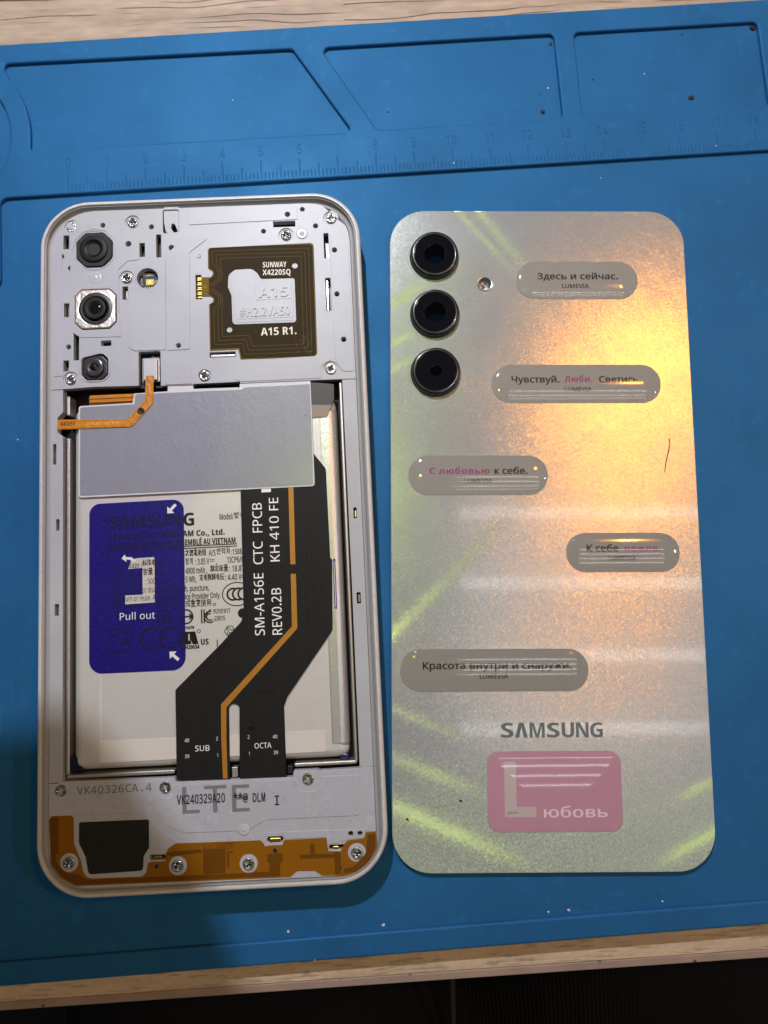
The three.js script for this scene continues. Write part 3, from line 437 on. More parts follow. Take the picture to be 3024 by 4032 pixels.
    const tab = canvas(tw * 26, th * 26, (x, cw, ch) => {
      x.fillStyle = '#170c6c'; x.fillRect(0, 0, cw, ch); speckle(x, cw, ch, 5200, ['rgba(110,100,190,0.3)', 'rgba(20,12,80,0.35)'], 0.8, 3);
      x.translate(-tx0 * 26, -tz0 * 26); x.scale(26, 26);
      x.globalAlpha = 0.72; batteryPrint(x, '#15122c'); x.globalAlpha = 1;
      x.save(); x.beginPath(); for (const p of [[-17.6, 7.0], [-16.4, 6.7], [-12.5, 6.6], [-12.3, 7.0], [-12.35, 17.0], [-19.1, 17.15], [-19.1, 15.1], [-15.1, 15.1], [-15.1, 9.0], [-18.4, 9.1]]) x.lineTo(...p); x.closePath(); x.fillStyle = '#c3c0b8'; x.fill(); x.clip();
      x.fillStyle = x.strokeStyle = '#1c1815'; type(x, 'oltage /', -18.9, 8.5, 3.9, 1.25); cjk(x, '标称电', -15.0, 8.6, 3.0, 1.5); cjk(x, '定容量', -16.2, 10.6, 3.6, 1.5); type(x, ': 500', -14.6, 12.5, 2.5, 1.3); type(x, 'not disa', -15.9, 14.4, 3.8, 1.3); type(x, 'burn or reuse. A', -19.6, 16.2, 7.4, 1.3); x.restore();
      x.fillStyle = '#dedcd6';
      x.save(); x.translate(-18.0, 6.9); x.beginPath(); for (const p of [[-1.9, -0.3], [-1.1, -1.2], [-0.9, -0.6], [0.4, -0.5], [1.5, 0.3], [0.9, 0.6], [0, 0.1], [-0.8, 0.0], [-0.7, 0.6]]) x.lineTo(...p); x.closePath(); x.fill(); x.restore();
      type(x, 'Pull out', -20.6, 20.75, 8.3, 1.6);
      const arrow = (cx, cz, a) => { x.save(); x.translate(cx, cz); x.rotate(a); x.beginPath(); for (const p of [[-1.35, 0], [-0.15, -1.15], [-0.15, -0.35], [1.5, -0.35], [1.5, 0.35], [-0.15, 0.35], [-0.15, 1.15]]) x.lineTo(...p); x.closePath(); x.fill(); x.restore(); };
      arrow(-8.3, -4.3, -0.8); arrow(-8.2, 29.2, 0.76);
    });
    obj('pull_tab', flatUV(slab(rpoly([[-27.25, -6.35, 2.6], [-5.4, -6.55, 2.6], [-5.55, 32.5, 3.0], [-27.35, 32.4, 3.0]]), 6.46, 6.6, 0.02, 1, 12), tx0, tz0, tx0 + tw, tz0 + th), phy({ map: tab, roughness: 0.45, specularIntensity: 0.5, bumpMap: tex(fine, 4, 7), bumpScale: 0.00006 }), b, 'blue pull tab with white arrows');
  }
  // Dark tape at the upper right of the bay, folded orange flex at its upper left.
  obj('black_tape', mmUV(slab(rpoly([[24.4, -33.2], [30.6, -32.4, 0.3], [30.5, -28.7, 0.8], [28.7, -24.6, 0.3], [24.4, -24.6]], 0.1), 6.5, 6.72, 0.05)), std({ color: lin(0.035, 0.034, 0.031), roughness: 0.5 }), P);
  obj('beige_tape', mmUV(slab(rpoly([[24.6, -27.6], [29.9, -27.3], [28.6, -24.5, 0.3], [24.6, -24.5]], 0.1), 6.66, 6.78, 0.03)), std({ color: lin(0.24, 0.2, 0.15), roughness: 0.45 }), P);
  {
    const f = part('battery_flex', P, 'folded copper coloured battery flex at the top of the bay');
    for (let i = 0; i < 4; i++) obj('flex_layer', mmUV(box(-27.6 + 0.1 * i, 5.2 + 0.33 * i, -32.6 + 0.18 * i, -16.5, 5.48 + 0.33 * i, -30.1 - 0.12 * i, 0.12)), orange, f);
    obj('flex_crease', box(-27.4, 6.5, -31.45, -16.8, 6.56, -31.3), flatBrown, f);
  }
  obj('bay_wall', mmUV(box(-32.9, 2, -34.4, 32.3, 5.5, -33.7)), dark, P);

  // The main flex: black, with a bare copper line and white lettering.
  {
    const T = 20, x0 = -8.2, z0 = -17, w = 37.4, h = 74.4;
    const map = canvas(w * T, h * T, (x, cw, ch) => {
      x.fillStyle = '#1d1d1d'; x.fillRect(0, 0, cw, ch);
      x.translate(-x0 * T, -z0 * T); x.scale(T, T);
      x.strokeStyle = 'rgba(70,70,70,0.45)'; x.lineWidth = 0.07;
      for (let i = 0; i < 36; i++) { const a = 9 + i * 0.53, b = -7.5 + i * 0.66; x.globalAlpha = 0.35 + 0.65 * rnd(); x.beginPath(); x.moveTo(a, -16); x.lineTo(a, 24.5); x.lineTo(b, 37 + i * 0.1); x.lineTo(b, 57); x.stroke(); }
      x.globalAlpha = 1; x.strokeStyle = 'rgba(10,10,10,0.5)'; x.lineWidth = 0.12; for (let i = 0; i < 5; i++) { x.beginPath(); x.moveTo(22 + i * 0.9, -8); x.lineTo(22 + i * 0.9, 26); x.stroke(); }
      x.fillStyle = '#f1f0ec';
      const up = (t, bx, bz, len, cap) => { x.save(); x.translate(bx, bz); x.rotate(-Math.PI / 2 + 0.004); type(x, t, 0, 0, len, cap); x.restore(); };
      up('SM-A156E  CTC  FPCB', 12.45, 25.75, 30.7, 2.2); up('REV0.2B', 16.4, 25.9, 11.0, 2.2); up('KH 410 FE', 16.3, 9.3, 15.35, 2.15);
      x.fillRect(12.75, -8.3, 2.2, 1.1);
      type(x, 'SUB', -3.75, 50.1, 3.4, 1.25); type(x, 'OCTA', 9.5, 50.05, 3.85, 1.2);
      const n = (t, a, b, wd) => type(x, t, a, b, wd, 0.78); n('40', -5.97, 48.35, 1.05); n('39', -6, 51.8, 1.05); n('2', 1.0, 48.3, 0.5); n('1', 1.15, 51.9, 0.4); n('2', 8.05, 48.3, 0.5); n('1', 8.2, 51.9, 0.4); n('40', 13.7, 48.5, 1.05); n('39', 13.75, 51.95, 1.05);
      x.fillStyle = '#0c0c0c'; type(x, 'K4329', 10.2, 39.2, 4.2, 1.1); x.fillRect(8.3, 45.6, 0.6, 0.8); x.fillRect(9.0, 45.6, 0.6, 0.8);
    });
    const f = part('flex_cable', P, 'wide black flex cable with white lettering and a copper line');
    const s = rpoly([[7.9, -14, 0.1], [20.1, -16.48, 0.1], [25.15, -15.88, 0.1], [27.89, -12.2, 0.8], [28.1, 8.6, 0.3], [28.5, 9.2, 0.3], [28.0, 25.2, 1.4], [17.2, 39.6, 0.8], [16.42, 41.6, 1.2], [16.5, 56.97, 0.05], [6.1, 56.78, 0.05], [6.42, 40.5, 1.15], [4.05, 40.5, 1.15], [3.95, 56.8, 0.05], [-7.86, 56.41, 0.05], [-7.89, 36.8, 0.8], [2.62, 27.0, 0.6], [7.4, 22.2, 1.6], [7.9, 19.5, 1.4]]);
    obj('flex_sheet', flatUV(slab(s, 6.72, 6.92, 0.05, 2, 8), x0, z0, x0 + w, z0 + h), phy({ map, roughness: 0.5, specularIntensity: 0.35, bumpMap: tex(fine, 8, 16), bumpScale: 0.00002 }), f);
    const cu = phy({ color: lin(0.42, 0.19, 0.02), roughness: 0.45, metalness: 0.2 });
    obj('copper_line', slab(rpoly([[19.04, -8.39], [20.22, -8.39], [20.08, 9.84], [18.92, 9.78]], 0.05), 6.86, 6.95, 0.01, 1), cu, f);
    obj('copper_line', slab(rpoly([[18.92, 11.98, 0.05], [20.11, 12.02, 0.05], [20.03, 24.4, 0.8], [3.5, 41.2, 0.3], [3.36, 47.9, 0.1], [3.41, 56.6, 0.02], [2.4, 56.6, 0.02], [2.2, 47.9, 0.1], [2.3, 40.5, 0.3], [18.8, 23.9, 0.5]]), 6.86, 6.95, 0.01, 1), cu, f);
  }
  // Grey film stuck over the top of the battery: a pale liner and a grey layer a little smaller.
  {
    const f = part('graphite_film', P, 'grey adhesive film with a pale border over the top of the battery');
    const out = [[-29.5, -29.65, 0.6], [-16.9, -29.85, 0.2], [-16.52, -32.1, 0.3], [-8.65, -32.3, 0.1], [-8.54, -33.72, 0.1], [-2.6, -33.6, 0.1], [-2.5, -32.6, 0.1], [8.35, -32.5, 0.1], [8.44, -33.5, 0.1], [25.1, -33.4, 0.1], [25.2, -8.1, 0.7], [-29.58, -7.9, 0.8]];
    const inn = [[-29.15, -29.3, 0.5], [-16.4, -29.5, 0.2], [-16.2, -31.9, 0.3], [-8.5, -31.9, 0.1], [8.8, -31.9, 0.1], [9.6, -32.4, 0.3], [24.9, -32.5, 0.1], [24.9, -8.4, 0.5], [-29.2, -8.3, 0.5]];
    const weave = grey(512, 512, (u, v) => 0.22 * fbm(u * 120, v * 140, 91, 3, 120, 140) + 0.78 * fbm(u * 9, v * 6, 95, 4, 9, 6));
    obj('film_liner', mmUV(slab(rpoly(out), 6.96, 7.08, 0.03, 1)), phy({ color: lin(0.62, 0.63, 0.66), roughness: 0.35, bumpMap: tex(weave, 1 / 26), bumpScale: 0.00005 }), f);
    obj('film_sheet', mmUV(slab(rpoly(inn), 7.05, 7.13, 0.02, 1)), phy({ color: lin(0.24, 0.255, 0.295), roughness: 0.4, bumpMap: tex(weave, 1 / 34), bumpScale: 0.00012, clearcoat: 0.5, clearcoatRoughness: 0.22 }), f);
    for (const [x, z] of [[-2.3, -14.1], [-28.5, -11.8], [23.6, -25]]) obj('dirt_spot', new THREE.SphereGeometry(0.12, 8, 6).scale(1, 0.4, 1.3).translate(x, 7.14, z), dark, f);
  }
  // Thin orange flex from its socket across the film into the left rail.
  {
    const f = part('button_flex', P, 'narrow orange flex running from a steel plate to the left rail');
    const s = rpoly([[-13.62, -36.2], [-11.73, -36.2], [-11.9, -31.2, 0.4], [-12.0, -29.4, 0.8], [-16.74, -24.35, 0.8], [-17.5, -24.05, 0.5], [-34.3, -24.2, 0.1], [-34.4, -26.55, 0.1], [-18.0, -26.0, 0.6], [-13.95, -30.3, 0.8]], 0.2);
    const T = 24, w = 23, h = 13, map = canvas(w * T, h * T, (x, cw, ch) => {
      x.fillStyle = '#c58224'; x.fillRect(0, 0, cw, ch); x.translate(34.5 * T, 36.5 * T); x.scale(T, T);
      x.strokeStyle = '#9c5d10'; x.lineWidth = 0.12; for (const d of [0.35, 1.95]) { x.beginPath(); x.moveTo(-34.4, -26.45 + d); x.lineTo(-17.8, -26.0 + d * 0.97); x.lineTo(-13.7 + d * 0.9, -30.4 + d * 0.5); x.lineTo(-13.55 + d * 0.9, -36.4); x.stroke(); }
      x.fillStyle = '#1c1006'; type(x, 'D4325V', -33.7, -24.9, 3.5, 0.85, { weight: 'bold' }); x.fillStyle = '#e4ad62'; type(x, 'A15 KEY FPCB V01', -27.5, -24.85, 8.5, 0.75);
      x.fillStyle = '#1a1208'; x.beginPath(); x.arc(-14.88, -27.7, 0.86, 0, 7); x.fill(); x.fillStyle = '#5a4a30'; for (let i = 0; i < 9; i++) x.fillRect(-15.5 + rnd() * 1.1, -28.2 + rnd() * 0.9, 0.14, 0.14);
    });
    obj('flex_strip', flatUV(slab(s, 7.16, 7.34, 0.04, 2), -34.5, -36.5, -11.5, -23.5), phy({ map, roughness: 0.3, bumpMap: tex(cloudy, 5, 4), bumpScale: 0.00012, clearcoat: 0.5, clearcoatRoughness: 0.2 }), f);
    obj('connector_plate', box(-14.46, 6.4, -40.5, -10.95, 7.1, -35.1, 0.28), std({ color: lin(0.42, 0.41, 0.42), metalness: 0.6, roughness: 0.45 }), f);
    obj('connector_rim', slab(holed(rect(-14.75, -40.8, -10.6, -34.8, 0.4), hrect(-14.3, -40.3, -11.05, -35.3, 0.3)), 6.0, 6.5, 0.08), std({ color: lin(0.5, 0.48, 0.42), metalness: 0.9, roughness: 0.35 }), f);
    for (const [a, b, c, d] of [[-12.3, -41.5, -10.3, -41.2], [-10.35, -41.4, -10.15, -39.3], [-12.9, -41.7, -12.3, -41.0]]) obj('board_print', box(a, 4.9, b, c, 5.0, d), white, f);
  }

  // Lower cover: print, orange flex, speaker.
  {
    const T = 20, x0 = -36.5, z0 = 55, w = 73, h = 25;
    const map = canvas(w * T, h * T, (x, cw, ch) => {
      x.fillStyle = '#adb0b7'; x.fillRect(0, 0, cw, ch); speckle(x, cw, ch, 900, ['rgba(255,255,255,0.06)', 'rgba(90,90,95,0.06)'], 2, 14);
      x.translate(-x0 * T, -z0 * T); x.scale(T, T);
      x.fillStyle = '#555457'; type(x, 'VK40326CA.4', -29.75, 58.45, 16.6, 1.65, { font: 'monospace' });
      x.fillStyle = '#77777b'; x.fillRect(-6.55, 57.85, 0.95, 5.7); x.fillRect(-6.55, 62.8, 3.8, 0.75); x.fillRect(-1.72, 57.85, 4.9, 0.72); x.fillRect(0.2, 57.85, 0.95, 5.75); x.fillRect(4.4, 57.95, 0.95, 5.75); x.fillRect(4.4, 57.95, 3.85, 0.75); x.fillRect(4.4, 60.45, 3.3, 0.7); x.fillRect(4.4, 62.95, 3.8, 0.75);
      x.fillStyle = '#14131a'; type(x, 'VK240329A20', -7.75, 61.95, 10.7, 1.9, { font: 'monospace', weight: 'bold' }); type(x, '**@', 4.6, 61.9, 3.3, 1.75, { font: 'monospace', weight: 'bold' }); type(x, 'DLM', 8.9, 62.2, 2.9, 1.85, { font: 'monospace', weight: 'bold' }); type(x, 'I', 13.6, 62.25, 1.4, 1.95, { font: 'monospace', weight: 'bold' });
      x.fillStyle = 'rgba(50,50,55,0.5)'; x.fillRect(13.5, 59.9, 0.12, 0.3); x.fillRect(30.4, 66.9, 0.14, 0.25); x.fillRect(15.2, 66.4, 0.3, 0.12);
    });
    const paintLow = phy({ color: lin(0.98, 0.98, 1.0), map, roughness: 0.42, bumpMap: tex(fine, 12, 4), bumpScale: 0.000012 });
    const lower = rpoly([[-35.95, 55.75, 0.05], [-34.0, 55.75, 0.05], [-33.1, 55.4, 0.3], [-12.3, 55.75, 0.1], [-8.3, 55.75, 0.3], [-7.9, 56.75, 0.2], [17.9, 57.0, 0.2], [18.2, 55.6, 0.3], [23.3, 55.6, 0.1], [24, 55.9, 0.1], [32.6, 55.8, 0.3], [33.0, 55.65, 0.1], [35.9, 55.65, 0.05], [35.9, 78.4, 9.6], [-35.95, 78.1, 9.6]]);
    holed(lower, hcircle(30.26, 69.62, 0.55), hcircle(32.31, 69.67, 0.52), hrect(11.86, 69.4, 15.4, 70.66, 0.6), hrect(25.4, 71.8, 29.1, 72.8, 0.3), hrect(-13.96, 71.92, -10.5, 73.0, 0.3));
    obj('lower_cover', flatUV(slab(lower, 5.4, TOP, 0.09, 2, 10), x0, z0, x0 + w, z0 + h), paintLow, P);
    obj('circuit_board', box(-30, 4.6, 60, 34, 5.2, 76), dark, P);
    const fld = (pts, y, holes = []) => obj('cover_panel', flatUV(slab(holed(rpoly(pts, 0.5), ...holes), TOP - 0.2, TOP + y + 0.07, 0.05, 2, 6), x0, z0, x0 + w, z0 + h), paintLow, P);
    fld([[-31.45, 59.72, 0.2], [-15.72, 60.13, 1.5], [-14.07, 60.71, 1.2], [-12.21, 62.86, 0.8], [-11.4, 64.71, 1.2], [-9.42, 66.06, 1.2], [-6.38, 67.57, 1.5], [5.25, 67.76, 0.3], [8.07, 67.58, 0.8], [11.71, 65.72, 1.4], [32.02, 65.83, 0.6], [32.7, 65, 0.5], [32.72, 57.2, 0.3], [24.2, 57.1, 0.3], [23.6, 60.2, 1.6], [19.2, 60.2, 1.6], [18.9, 57.5, 0.3], [-8.1, 57.3, 0.2], [-8.5, 60.1, 1.4], [-12.1, 60.0, 1.4], [-12.5, 56.3, 0.2], [-31.3, 56.0, 0.2]], 0.07);
    fld([[-30.4, 62.5, 0.3], [-15.27, 62.88, 0.9], [-14.1, 63.44, 0.8], [-12.95, 65.77, 1.2], [-7.2, 69.57, 1.0], [-8.3, 69.72, 0.4], [-9.72, 70.6, 0.9], [-10.4, 71.8, 0.2], [-14.1, 71.8, 0.2], [-14.3, 73.7, 0.5], [-14.7, 75.5, 0.8], [-15.7, 76.2, 0.7], [-26.6, 76.0, 0.8], [-27.8, 75.4, 0.5], [-28.4, 74.3, 0.5], [-28.8, 72.2, 0.5], [-30.3, 68.7, 0.5]], 0.16, [hpoly([[-29.28, 64.15, 0.5], [-13.88, 64.3, 0.5], [-13.94, 70.24, 0.5], [-15.13, 71.97, 0.5], [-15.3, 75.0, 0.8], [-27.2, 75.2, 0.8], [-27.83, 71.55, 0.6], [-29.28, 68.56, 0.6]])]);
    fld([[10.7, 69.0, 0.3], [11.7, 68.4, 0.6], [34.8, 68.8, 0.3], [33.5, 69.3, 0.2], [33.2, 70.6, 0.2], [30.0, 70.8, 0.4], [28.0, 72.5, 0.2], [29.15, 71.7, 0.2], [25.3, 71.7, 0.2], [24.9, 70.1, 0.3], [15.9, 70.0, 0.3], [15.5, 69.3, 0.2], [11.8, 69.3, 0.2]].filter((_, i) => i !== 6 && i !== 7), 0.08, [hcircle(30.26, 69.62, 0.6), hcircle(32.31, 69.67, 0.57)]);
    obj('speaker_foam', mmUV(slab(rpoly([[-29.28, 64.1, 0.5], [-13.88, 64.3, 0.5], [-13.94, 70.24, 0.5], [-15.13, 71.97, 0.5], [-15.3, 75.0, 0.8], [-27.2, 75.2, 0.8], [-27.83, 71.55, 0.6], [-29.28, 68.56, 0.6]]), TOP - 0.2, TOP + 0.1, 0.06, 2), 6), std({ color: lin(0.011, 0.011, 0.01), roughness: 0.95, bumpMap: fine, bumpScale: 0.0001 }), P);
    const f = part('charging_flex', P, 'orange flex along the bottom edge of the phone');
    const Y = TOP + 0.015;
    const body = rpoly([[-35.86, 63.4, 0.6], [-35.39, 62.59, 0.5], [-31.05, 62.65, 0.4], [-30.46, 63.18, 0.3], [-30.38, 68.72, 0.3], [-28.7, 72.18, 0.3], [-28.35, 74.43, 0.4], [-27.5, 75.8, 0.6], [-26.4, 76.1, 0.5], [-15.64, 76.3, 0.5], [-14.6, 75.5, 0.4], [-14.56, 73.91, 0.1], [-13.97, 73.3, 0.2], [-10.4, 73.3, 0.1], [-10.44, 71.7, 0.4], [-9.5, 70.2, 0.9], [-8.0, 69.7, 0.4], [10.43, 69.99, 0.3], [11.18, 70.81, 0.3], [11.3, 71.3, 0.1], [12.1, 71.2, 0.1], [15.3, 71.2, 0.1], [15.5, 70.2, 0.3], [24.9, 70.23, 0.2], [25.24, 73.0, 0.1], [28.0, 73.2, 0.1], [28.1, 72.5, 0.2], [29.5, 71.0, 0.6], [33.2, 70.75, 0.2], [33.66, 69.4, 0.2], [35.85, 69.36, 0.2], [35.85, 72.8, 2], [34.2, 76.1, 2], [31.4, 78.0, 1.5], [28.16, 78.2, 0.5], [23.57, 78.05, 0.5], [22.09, 76.98, 0.3], [18.27, 76.83, 0.3], [16.7, 78.0, 0.4], [-30.0, 77.5, 1.5], [-33.4, 75.5, 2], [-35.4, 72.9, 2]]);
    const washers = ringed.map(([x, z]) => hcircle(x, z, 2.0));
    obj('flex_base', slab(holed(body, ...washers, hcircle(13.56, 72.35, 0.55), hcircle(-12.46, 74.24, 0.5), hcircle(27.66, 76.66, 0.45)), Y, Y + 0.1, 0.02, 1, 10), flatOrange, f);
    for (const [x, z, r] of [[13.56, 72.35, 0.5], [-12.46, 74.24, 0.45], [27.66, 76.66, 0.4]]) obj('test_hole', lathe(x, z, [[r, Y + 0.11], [r * 0.8, Y + 0.03], [0.001, Y + 0.02]], 20), dark, f);
    const D = (pts, r = 0.2, holes = []) => obj('dark_trace', slab(holed(rpoly(pts, r), ...holes), Y + 0.09, Y + 0.125, 0.005, 1, 6), flatBrown, f);
    D([[-35.6, 63.4], [-35.2, 62.9], [-33.75, 62.9], [-33.72, 70.5], [-34.3, 70.7], [-34.1, 72.6, 1.5], [-31.8, 74.8, 1.0], [-29.6, 75.0, 0.4], [-27.6, 76.3, 0.5], [2.5, 76.6], [12.1, 76.6], [12.4, 74.9], [11.8, 74.7], [11.85, 72.9], [15.2, 72.8], [15.15, 74.7], [14.6, 75.0], [14.5, 77.7], [-29.9, 77.2, 1.5], [-33.2, 75.2, 2], [-35.2, 72.6, 1.5]], 0.2, [hcircle(13.56, 72.35, 0.56)].slice(1));
    D([[-2.2, 71.2], [2.7, 71.3], [2.62, 76.5], [-2.2, 76.4]]);
    D([[-10.3, 71.8], [-8.6, 71.3, 0.4], [-2.4, 71.2], [-2.4, 71.9], [-9.4, 72.3]]);
    D([[18.9, 73.4], [21.2, 73.5], [21.2, 71.2, 0.3], [22.3, 71.3, 0.3], [22.3, 73.5], [26.4, 73.6], [26.6, 73.15], [27.9, 73.3], [27.8, 77.9], [26.5, 77.9], [26.5, 74.5], [19.0, 74.3]]);
    D([[34.0, 69.9], [35.6, 69.9], [35.55, 72.7, 1], [34.0, 75.8, 1.5], [31.3, 77.6, 1], [28.4, 77.8], [28.4, 76.9], [30.6, 76.5, 1], [33.4, 73.9, 1]]);
    D([[3.0, 71.9], [4.4, 71.9], [4.4, 72.3], [3.5, 72.3], [3.5, 75.4], [3.0, 75.4]], 0.1);
    for (const [x0, z0, x1, z1] of [[12.3, 69.7, 14.9, 71.1], [26.2, 72.1, 27.6, 73.1], [-13.2, 72.15, -11.3, 72.8]]) obj('contact', box(x0, 6.2, z0, x1, 7.2, z1, 0.25), gold, f);
    const pr = canvas(256, 64, (x, cw, ch) => { x.clearRect(0, 0, cw, ch); x.fillStyle = '#4b2605'; type(x, 'A15 P4BCA', 6, 50, 244, 36); });
    obj('flex_print', flatUV(slab(rect(-2.3, 70.1, 4.7, 71.75), Y + 0.1, Y + 0.113), -2.3, 70.1, 4.7, 71.75), std({ map: pr, alphaTest: 0.5, roughness: 0.5 }), f);
  }
}

// ---------------------------------------------------------------- the back cover
const COVER = { at: [112.2086, FLOOR + 0.55, 93.0406], turn: -0.069 };
{
  const C = thing('back_cover', 'iridescent silver phone back cover with three black lens rings and clear message stickers', 'phone cover', COVER.at, COVER.turn);
  const CW = 74.17, CH = 159.17, TOPY = 0.95;
  // Holographic film: one even silver; pressed grain and handling scratches are its relief; glow, beams and rays are shaped into the normals.
  const TW = 1024, TH = 2048, mm = (u, v) => [(u - 0.5) * CW, (0.5 - v) * CH];
  const seg = (x, z, [x0, z0, x1, z1]) => { const dx = x1 - x0, dz = z1 - z0, L = Math.hypot(dx, dz), t = ((x - x0) * dx + (z - z0) * dz) / (L * L), d = ((x - x0) * dz - (z - z0) * dx) / L; return [t, d]; };
  const beams = [[22, -32, -15.4, -80.5, 3.4, 2.6], [22, -32, -21.0, -80.5, 2.0, 1.7], [22, -32, -38.5, 27.5, 2.8, 2.8]];                // light beams put into the normals: from, to, half widths at either end
  const rays = [[-38, 42.5, -12, 53.5, 1.9], [-38, 53.4, -11, 64.3, 2.4], [-38, 64.1, 1, 81, 2.6], [38.5, 59.0, 25, 65.4, 1.7], [38.5, 70.2, 18, 80.2, 2.1], [-38, -54, -25, -63, 1.5], [-38, -44, -29, -49, 1.2], [-38, -37.5, -30, -42, 1.0]];  // streaks of green light put into the normals: edge, inner end, half width
  const scratch = [];
  for (let i = 0; i < 240; i++) { const a = i < 120 ? 0.1 * (rnd() - 0.5) : rnd() * 3.1; scratch.push([(rnd() - 0.5) * CW, (rnd() - 0.5) * CH, a, 1 + rnd() * 4]); }
  for (let k = 0; k < 9; k++) { const cx = [30, 26, 33, -8, 24, -14, 28, 20, 8][k], cz = [-58, -20, -66, -64, -12, 4, 60, 22, 66][k], a = rnd() * 3; for (let i = 0; i < 22; i++) scratch.push([cx + (rnd() - 0.5) * 7, cz + (i - 11) * 0.38, a * 0.3 - 0.25 + 0.1 * rnd(), 2 + rnd() * 3]); }
  const marks = new Float32Array(TW * TH);
  for (const [x, z, a, L] of scratch) for (let s = -L / 2; s < L / 2; s += 0.05) { const px = Math.round(((x + Math.cos(a) * s + 0.04 * Math.sin(s * 3)) / CW + 0.5) * TW), py = Math.round((0.5 - (z + Math.sin(a) * s) / CH) * TH); if (px >= 0 && px < TW && py >= 0 && py < TH) marks[py * TW + px] = Math.max(marks[py * TW + px], 0.3 + 0.6 * hash(Math.round(s * 6), Math.round(x * 9))); }
  const ray = (x, z) => {   // share of a point's facets that belong to a shaped-in ray of light, and the place along it
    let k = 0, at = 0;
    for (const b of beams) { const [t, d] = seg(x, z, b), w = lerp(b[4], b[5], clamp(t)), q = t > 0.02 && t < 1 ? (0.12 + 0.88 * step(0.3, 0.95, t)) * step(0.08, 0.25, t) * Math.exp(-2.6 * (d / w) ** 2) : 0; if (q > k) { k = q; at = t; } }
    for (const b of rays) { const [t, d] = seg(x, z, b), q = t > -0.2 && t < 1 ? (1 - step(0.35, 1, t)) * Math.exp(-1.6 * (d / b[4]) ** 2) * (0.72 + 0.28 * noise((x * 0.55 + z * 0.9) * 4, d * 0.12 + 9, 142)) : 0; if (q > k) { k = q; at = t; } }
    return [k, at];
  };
  // Three kinds of facets share the film: flat ones, and two tilted to mirror the added lamps into this camera; their density lays out the glow.
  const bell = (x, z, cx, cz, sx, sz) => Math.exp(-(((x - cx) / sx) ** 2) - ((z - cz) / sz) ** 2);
  const glowShares = (x, z) => {  // layout of the amber and green glow, as facet densities
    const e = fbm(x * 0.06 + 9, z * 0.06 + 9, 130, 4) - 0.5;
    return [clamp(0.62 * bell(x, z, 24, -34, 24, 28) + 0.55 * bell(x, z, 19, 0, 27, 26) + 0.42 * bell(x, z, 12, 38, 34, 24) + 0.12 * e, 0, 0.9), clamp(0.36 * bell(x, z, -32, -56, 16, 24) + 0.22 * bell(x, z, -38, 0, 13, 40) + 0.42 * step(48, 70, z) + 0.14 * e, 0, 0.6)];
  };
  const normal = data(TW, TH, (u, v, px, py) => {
    const [x, z] = mm(u, v), [k] = ray(x, z), [warm, green] = glowShares(x, z), r1 = hash(px, py, 1) - 0.5, r2 = hash(px, py, 2) - 0.5, pick = hash(px, py, 3);
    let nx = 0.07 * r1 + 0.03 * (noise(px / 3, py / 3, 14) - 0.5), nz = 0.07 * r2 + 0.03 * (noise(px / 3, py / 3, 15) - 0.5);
    if (pick < 0.62 * k || pick > 1 - green) { nx = (-53.5 - x) * 0.0043 + 0.13 * r1; nz = (-8.6 - z) * 0.0043 + 0.13 * r2; }  // aimed so the added green lamp shows from this viewpoint
    else if (pick < 0.62 * k + warm) { nx = (22 - x) * 0.0037 + 0.14 * r1; nz = (-32 - z) * 0.0037 + 0.14 * r2; }  // aimed so the added amber lamp shows from this viewpoint
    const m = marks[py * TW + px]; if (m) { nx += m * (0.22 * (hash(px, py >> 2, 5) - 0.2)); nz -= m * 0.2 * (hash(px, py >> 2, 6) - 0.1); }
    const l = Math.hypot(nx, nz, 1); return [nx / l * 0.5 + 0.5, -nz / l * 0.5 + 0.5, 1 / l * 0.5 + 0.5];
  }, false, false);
  const rough = data(512, 1024, (u, v) => { const [x, z] = mm(u, v), [k, t] = ray(x, z); return [0, 0.82 + 0.18 * fbm(x * 0.25 + 30, z * 0.25 + 30, 151, 4) - 0.3 * k * step(0.9, 1, t), 0]; }, false, false);  // smoother at the beam ends, to place their hot spots
  const coat = data(512, 1024, (u, v, px, py) => { const [x, z] = mm(u, v), q = 0.4 + 0.6 * step(0.42, 0.68, hash(px >> 1, py >> 1, 33) * 0.7 + 0.45 * noise(px / 6, py / 6, 34)) - 0.25 * step(0.5, 0.8, fbm(x * 0.12 + 7, z * 0.12 + 7, 155, 4)); return [clamp(q), 0, 0]; }, false, false);
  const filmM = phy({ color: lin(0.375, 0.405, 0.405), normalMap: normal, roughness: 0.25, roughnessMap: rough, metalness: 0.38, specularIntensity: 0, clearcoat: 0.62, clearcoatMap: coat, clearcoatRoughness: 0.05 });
  const rings = [[-25.95, -67.42], [-25.97, -52.42], [-25.94, -37.56]];
  const sh = holed(rect(-CW / 2 + 0.01, -CH / 2 + 0.01, CW / 2 - 0.01, CH / 2 - 0.01, 9), ...rings.map(([x, z]) => hcircle(x, z, 5.2)), hcircle(-13.35, -60.39, 1.9));
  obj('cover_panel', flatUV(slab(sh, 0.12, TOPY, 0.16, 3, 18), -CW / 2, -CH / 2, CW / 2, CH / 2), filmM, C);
  obj('cover_edge', mmUV(rrLoft(CW, CH, 9, [[0.9, -0.35], [0.3, -0.3], [0.02, 0], [0, 0.5], [0.1, 0.66], [0.3, 0.6], [0.5, 0.2], [0.9, 0.1]], { close: true })), phy({ color: lin(0.60, 0.60, 0.56), roughness: 0.25, metalness: 0.2, clearcoat: 0.8 }), C);
  // Lens rings: black bevelled ring, black glass with a clear centre.
  const ringM = phy({ color: lin(0.008, 0.008, 0.009), roughness: 0.3, clearcoat: 0.6, clearcoatRoughness: 0.12 }), glassB = phy({ color: lin(0.004, 0.004, 0.006), roughness: 0.06, clearcoat: 1, clearcoatRoughness: 0.02 });
